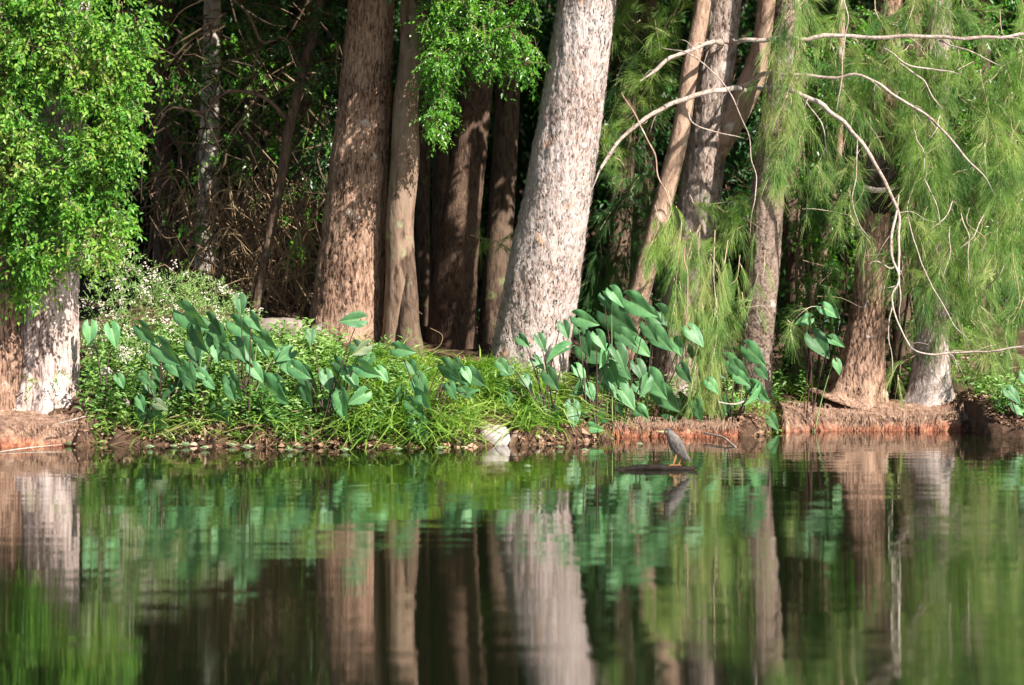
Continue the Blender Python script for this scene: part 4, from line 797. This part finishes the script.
def plant(label, rootpx, rootrow, leafs, name='taro_plant', mt='taro', scale=1.0, cat='plant'):
    X = (rootpx - CX) * 28.6 / F; Yr = max(float(edgeY(X)) + .12, 1.8 * F / (rootrow - HY) * .0 + float(edgeY(X)) + .12)
    base = np.array([X, Yr, float(ground(X, Yr))])
    t = thing(name, base, label, cat, 'heart-leaved plants along the bank')
    px_left = rootpx < 480
    if name == 'taro_plant' and len(leafs) > 5:
        xs_ = [l[0] for l in leafs]; ys_ = [l[1] for l in leafs]; leafs = list(leafs)
        for _ in range(12 if px_left else 7): leafs.append((rng.uniform(min(xs_) - 8, max(xs_) + 8), rng.uniform(min(ys_) + 15, max(max(ys_), 424)), rng.uniform(18, 36), rng.uniform(7, 15), rng.uniform(-90, -30) if rng.random() < .8 else rng.uniform(-150, -100), 'taro'))
    for lf in leafs:
        px, py, ln, wd, ang = lf[:5]; mm = lf[5] if len(lf) > 5 else mt
        dY = rng.uniform(-.25, .35); Y = Yr + dY; s = Y / F
        a = math.radians(ang); ty = -.35 - .3 * rng.random()
        ax = norm(np.array([math.cos(a), ty * .8, math.sin(a)])); fs = math.hypot(ax[0], ax[2])
        L = ln * s / fs * (.95 if px_left else .86); Wn = L * .62
        ratio = min(1, (wd * s) / Wn); roll = math.acos(ratio) * (1 if math.cos(a) >= 0 else -1) * .9
        n = np.array([.25, -1, .55]); n = norm(n - ax * n.dot(ax)); sd = np.cross(ax, n)
        n2 = n * math.cos(roll) + sd * math.sin(roll); 
        if n2[2] < -.2: n2 = n * math.cos(roll) - sd * math.sin(roll)
        sd = np.cross(ax, n2)
        P, q, vein = heart(L, Wn, rng.uniform(.1, .8), rng.uniform(.0, .45))
        c = W(px, py, Y); R = np.stack([sd, ax, n2], 0)
        b = c - ax * L * .28; V_ = P @ R + b
        mb = MB(); mb.add(V_, q); o = mb.build('leaf', M[mm], t, True)
        at = o.data.attributes.new('vein', 'FLOAT', 'POINT'); at.data.foreach_set('value', vein.astype(np.float32))
        sb = MB(); r0 = base + np.array([rng.normal() * .05, rng.normal() * .04, -.02])
        att = b + n2 * (-.004)
        mid1 = r0 + (att - r0) * .45 + np.array([0, .06, .10 * np.linalg.norm(att - r0)]); mid2 = r0 + (att - r0) * .85 + np.array([0, .05, .09])
        tube(sb, spline([r0, mid1, mid2, att], 16), np.linspace(.009, .0035, 16), 6)
        sb.build('stalk', M['stalk'] if rng.random() < .85 else M['stalk_green'], t, True)
    return t
plant('heart-leaved plant with two leaves side by side on tall dark stalks, nearest the left edge', 105, 430,
      [(90, 332, 27, 20, -85), (113, 334, 28, 21, -70), (120, 381, 18, 13, -60), (128, 427, 35, 25, -62), (154, 425, 34, 15, -72)])
plant('heart-leaved plant with narrow edge-on leaves sloping right at the left of the bank', 160, 430,
      [(146, 333, 32, 10, -48), (167, 352, 42, 13, -42), (176, 367, 34, 14, -50), (186, 384, 34, 15, -72), (147, 388, 16, 11, 20), (160, 405, 20, 10, -30, 'taro_pale')])
plant('heart-leaved plant with the longest leaves crossing over the left slope', 200, 428,
      [(192, 318, 46, 15, -35), (194, 352, 30, 17, -78), (218, 340, 42, 18, -70), (203, 375, 22, 18, -30), (221, 420, 46, 14, -75), (213, 325, 30, 14, -50)])
plant('heart-leaved plant below the grey boulder with drooping blue-green leaves', 250, 428,
      [(240, 304, 24, 15, -80), (241, 328, 36, 14, -38), (264, 347, 24, 16, -65), (231, 391, 24, 11, -72), (273, 391, 44, 14, -40), (284, 361, 32, 17, -70), (246, 350, 30, 18, -60), (256, 372, 26, 16, -50)])
plant('heart-leaved plant with one leaf raised against the wide brown trunk', 335, 425,
      [(353, 320, 30, 17, 185), (362, 349, 24, 11, 215, 'taro_pale'), (307, 377, 32, 14, -50), (327, 380, 26, 20, -75), (351, 378, 28, 22, -55), (382, 374, 22, 14, -50), (345, 403, 18, 9, -40)])
plant('heart-leaved plant half buried in the grass, one leaf hanging to the water', 425, 432,
      [(402, 350, 26, 11, -15), (421, 383, 24, 12, -65), (420, 430, 36, 20, -72), (448, 385, 20, 9, 30), (434, 415, 20, 9, -50), (470, 392, 18, 8, 40), (412, 368, 20, 12, -60)])
plant('heart-leaved plant before the largest trunk, a broad leaf low over the water', 548, 430,
      [(523, 341, 20, 9, -45), (541, 342, 24, 15, -60), (559, 352, 38, 15, 205), (551, 379, 30, 13, -60), (527, 382, 24, 17, -60), (573, 413, 34, 24, -85), (506, 372, 20, 12, 200), (565, 330, 24, 13, -70), (538, 362, 22, 14, -40)])
plant('heart-leaved plant with dense overlapping leaves right of the largest trunk', 590, 430,
      [(584, 320, 34, 12, -25), (595, 352, 50, 18, -28), (620, 356, 34, 26, -60), (600, 417, 24, 11, -35), (594, 428, 22, 11, -10), (609, 378, 32, 22, -50), (580, 372, 26, 16, -50), (600, 340, 26, 14, -60), (590, 392, 24, 15, -70)])
plant('tallest heart-leaved plant with long leaves pointing right at the middle of the bank', 618, 430,
      [(616, 296, 28, 15, -50), (619, 321, 58, 20, -35), (638, 306, 44, 15, -38), (624, 394, 42, 26, -50), (642, 413, 26, 13, -55), (640, 370, 30, 20, -60), (606, 300, 22, 12, -60), (652, 316, 30, 14, -40)])
plant('heart-leaved plant beside the hanging needle curtain, one leaf dipping behind the heron', 650, 430,
      [(665, 317, 36, 17, -45), (659, 338, 38, 16, -50), (655, 384, 42, 18, -55), (671, 431, 42, 21, -50), (677, 346, 24, 12, -70), (666, 398, 44, 14, -52), (695, 335, 34, 19, -50), (640, 347, 30, 16, -40), (683, 405, 30, 12, -60)])
plant('heart-leaved plant with thin leaves on the dark bank below the banded trunk', 738, 430,
      [(732, 366, 36, 13, -50), (742, 379, 24, 12, -40), (724, 404, 24, 10, -60), (753, 354, 36, 13, -48), (754, 391, 22, 11, -60), (772, 421, 24, 11, -60), (712, 385, 22, 12, -50), (762, 372, 22, 10, -55)])
plant('heart-leaved plant growing behind the red root ledge, left of the flared trunk', 822, 410,
      [(829, 311, 30, 17, -30), (819, 345, 40, 22, -55), (836, 342, 24, 18, -30), (805, 320, 22, 12, 200), (838, 366, 20, 14, -70)])
plant('heart-leaved plant at the extreme right edge of the bank', 1016, 425,
      [(1012, 395, 28, 16, -50), (1019, 409, 24, 14, -60), (1028, 380, 28, 16, -60), (1004, 405, 20, 10, -40)])

# pale fern fronds low on the bank
tf = thing('fern', W(180, 425, 28.3), 'yellow-green fern fronds low on the left bank under the heart-shaped leaves', 'fern')
for k, (x, y, a, l) in enumerate([(176, 412, 200, 26), (188, 405, 150, 24), (192, 412, 30, 26), (182, 400, 100, 20), (200, 400, 60, 24), (170, 402, 130, 18)]):
    mb = MB(); s = 28.2 / F; a = math.radians(a); b = W(185, 418, 28.25); e = W(185 + math.cos(a) * l, 418 - 8 - math.sin(a) * l * .6, 28.0)
    C = spline([b, (b + e) / 2 + [0, 0, .06], e], 16); T = norm(np.gradient(C, axis=0)); S = norm(np.cross(T, [0, -1, .5]))
    for sg in (1, -1): leaves(mb, C[2:], T[2:] * .5 + S[2:] * sg, np.tile([0, -1., .6], (14, 1)), np.linspace(.09, .02, 14), np.linspace(.025, .01, 14))
    tube(mb, C, .003, 4); mb.build('frond', M['pale_herb'], tf)

# floating rosettes
def rosette_mesh():
    mb = MB(); k = 11; a = np.arange(k) * 2 * math.pi / k + rng.normal(size=k) * .15
    for lay, (r, up) in enumerate([(.06, .55), (.045, 1.6)]):
        leaves(mb, np.zeros((k, 3)) + [0, 0, .003], np.stack([np.cos(a + lay * .3), np.sin(a + lay * .3), up + 0 * a], 1), np.tile([0, 0, 1.], (k, 1)), r, .026)
    return mb
ro = rosette_mesh().build('floating_rosette', M['rosette'], None, False, base=np.zeros(3)); tag(ro, 'pale green floating water plant at the foot of the bank', 'water plant', 'floating water plants')
first = True
for px, row, s in [(70, 446, 1.25), (205, 450, 1), (248, 450, 1.3), (290, 452, 1), (186, 447, 1.2), (345, 452, 1), (255, 446, 1.2), (440, 450, .9), (528, 468, .7), (174, 448, .8), (300, 449, .8), (398, 451, .9), (640, 446, .8), (585, 452, .8), (560, 449, .8), (232, 447, 1), (150, 449, 1)]:
    o = ro if first else ro.copy()
    if not first: scene.collection.objects.link(o)
    first = False; Y = 1.8 * F / (row - HY); o.location = ((px - CX) * Y / F, Y, .002); o.scale = (s, s, s); o.rotation_euler = (0, 0, rng.random() * 6)

# sticks in the water
def stick(name, label, pts, m, cat='stick', sides=8):
    s = spline([[*W(a, b, y), r] for a, b, y, r in pts], 40); mb = MB(); tube(mb, s[:, :3], s[:, 3], sides, rough=lambda P, an, R: 1 + .2 * noise(P * 20, 4)); c = s[0, :3]
    o = mb.build(name, M[m], None, True, base=c); tag(o, label, cat); return o
YH = 24.75
def WZ(px, z, Y): return (px, HY - (z - CH) * F / Y, Y)
stick('floating_log', 'thin dark wet log lying in the water with the heron standing on it', [(*WZ(614, -.01, YH), .014), (*WZ(632, .012, YH), .024), (*WZ(655, .02, YH), .03), (*WZ(678, .008, YH), .028), (*WZ(690, .008, YH), .022), (*WZ(697, .03, YH), .008)], 'wet_wood', 'log')
stick('stick', 'long bleached stick lying on the water at the left edge', [(*WZ(-20, -.005, 26.6), .006), (*WZ(0, .008, 26.9), .007), (*WZ(30, .02, 27.3), .007), (*WZ(62, .03, 27.6), .004)], 'branch')
stick('stick', 'bent grey stick poking from the water right of the heron', [(*WZ(704, .06, 28.9), .008), (*WZ(722, .05, 28.4), .010), (*WZ(729, .03, 28.0), .010), (*WZ(741, -.03, 27.4), .007)], 'branch')
stick('stick', 'bleached stick leaning out of the bank over the water right of the heron', [(768, 402, 29.6, .010), (752, 399, 29.4, .010), (735, 404, 29.2, .008), (718, 402, 29.0, .006)], 'branch')
stick('stick', 'forked dry stick slanting down the bank left of the buried leaf', [(308, 398, 28.6, .012), (316, 410, 28.4, .014), (330, 424, 28.2, .012), (358, 440, 28.0, .006)], 'branch')
stick('stick', 'thin curved dry cane arching above the grass behind the bank', [(425, 352, 30.2, .004), (432, 350, 30.2, .005), (440, 345, 30.2, .005), (442, 335, 30.2, .004), (430, 328, 30.2, .003)], 'straw')
stick('stick', 'twisted bleached stick lying under the leaning leaves of the left slope', [(155, 402, 28.4, .008), (166, 405, 28.35, .013), (172, 398, 28.3, .011), (178, 388, 28.3, .008)], 'branch')
stick('stick', 'thin stick resting on the red root ledge at the far left', [(58, 424, 27.7, .006), (72, 420, 27.7, .007), (86, 416, 27.75, .005)], 'branch')

# ------------------------------------------------------------------ heron
mh, nt_, o_ = mat('heron_grey'); Lk = nt_.links.new
tc = nd(nt_, 'ShaderNodeTexCoord'); mp = nd(nt_, 'ShaderNodeMapping'); mp.inputs['Scale'].default_value = (60, 40, 22); mp.inputs['Rotation'].default_value = (0, .6, 0); Lk(tc.outputs['Object'], mp.inputs[0])
n1 = nd(nt_, 'ShaderNodeTexNoise'); n1.inputs['Scale'].default_value = 1.6; n1.inputs['Detail'].default_value = 3; Lk(mp.outputs[0], n1.inputs[0])
cc = ramp(nt_, [(.35, (.06, .05, .042)), (.55, (.13, .11, .095)), (.7, (.22, .19, .165))], n1.outputs[0])
p = nd(nt_, 'ShaderNodeBsdfPrincipled'); Lk(cc, p.inputs['Base Color']); p.inputs['Roughness'].default_value = .7; Lk(p.outputs[0], o_.inputs[0])
M['wing'] = plain_mat('wing', [(.04, .036, .032), (.085, .075, .068), (.20, .175, .15)], scale=50, stretch=(1, 1, .35), rough=.7)
M['cap'] = plain_mat('cap', [(.03, .035, .04), (.07, .08, .08)], scale=30, rough=.6)
M['bill'] = plain_mat('bill', [(.35, .27, .12), (.5, .42, .22)], scale=30, rough=.4)
M['legs'] = plain_mat('legs', [(.36, .15, .05), (.5, .22, .08)], scale=30, rough=.45)
M['eye'] = plain_mat('eye', [(.65, .5, .05), (.7, .55, .08)], scale=3, rough=.2)
hb = MB(); s = YH / F; HZ = .034
def hp_(px, py, dy=0): return np.array([(px - CX) * s, YH + dy, (470.5 - py) * s + HZ])
body = spline([[*hp_(663.5, 436.5), .6 * s], [*hp_(665, 436.6), 2.2 * s], [*hp_(667.5, 437), 3.2 * s], [*hp_(670, 439), 4.0 * s], [*hp_(673, 443.5), 5.4 * s], [*hp_(676, 449), 6.3 * s], [*hp_(679.5, 454.5), 5.6 * s], [*hp_(683, 459), 3.9 * s], [*hp_(687, 463), 2.2 * s], [*hp_(690, 466), .7 * s]], 60)
tube(hb, body[:, :3], body[:, 3] * 1.12, 28, flat=.85, rough=lambda P, an, R: 1 + .03 * noise(P * 120, 3))
cap = spline([[*hp_(664.5, 435.4), .8 * s], [*hp_(667, 435), 2.2 * s], [*hp_(669.8, 436.3), 2.3 * s], [*hp_(673.5, 439.5), 1.0 * s]], 20); tube(hb, cap[:, :3], cap[:, 3], 16, m=1, flat=1.2)
bl = spline([[*hp_(664.5, 436.8), 1.2 * s], [*hp_(660, 436.3), .85 * s], [*hp_(655.5, 435.8), .2 * s]], 14); tube(hb, bl[:, :3], bl[:, 3], 10, m=2)
for sg in (-1, 1):
    wg = spline([[*hp_(671.5, 441, sg * 3.6 * s), 1.6 * s], [*hp_(676, 446.5, sg * 5 * s), 4.2 * s], [*hp_(680.5, 453, sg * 4.6 * s), 4.0 * s], [*hp_(685, 459.5, sg * 2.8 * s), 2.2 * s], [*hp_(689.5, 465, sg * 1.2 * s), .4 * s]], 30)
    tube(hb, wg[:, :3], wg[:, 3], 20, m=3, flat=.32, rough=lambda P, an, R: 1 + .05 * noise(P * 150, 3))
    e = hp_(666.2, 436.4, sg * 2.5 * s); tube(hb, np.stack([e - [0, .3 * s, 0], e, e + [0, .3 * s, 0]]), [.1 * s, .7 * s, .1 * s], 10, m=5)
for (a, b, c, dy) in (((680, 457), (681, 463.5), (678.5, 470.2), 1.6 * s), ((677, 457), (674.5, 464.5), (673, 470.0), -1.6 * s)):
    lg = spline([[*hp_(*a, dy), 1.6 * s], [*hp_((a[0] + b[0]) / 2, (a[1] + b[1]) / 2, dy), .8 * s], [*hp_(*b, dy), .75 * s], [*hp_(*c, dy), .55 * s]], 16); tube(hb, lg[:, :3], lg[:, 3], 8, m=4)
    f0 = hp_(*c, dy)
    for ang, l in ((180, 4.5), (215, 4), (145, 4), (0, 3)):
        a_ = math.radians(ang); d = np.array([math.cos(a_), math.sin(a_) * .6, 0]) * l * s
        tube(hb, spline([f0 + [0, 0, .3 * s], f0 + d * .6 + [0, 0, .35 * s], f0 + d - [0, 0, .5 * s]], 7), np.linspace(.5, .25, 7) * s, 6, m=4)
ho = hb.build('heron', [mh, M['cap'], M['bill'], M['wing'], M['legs'], M['eye']], None, True, base=hp_(677, 470.5))
tag(ho, 'small hunched grey heron with orange legs standing on the wet log facing left', 'heron')
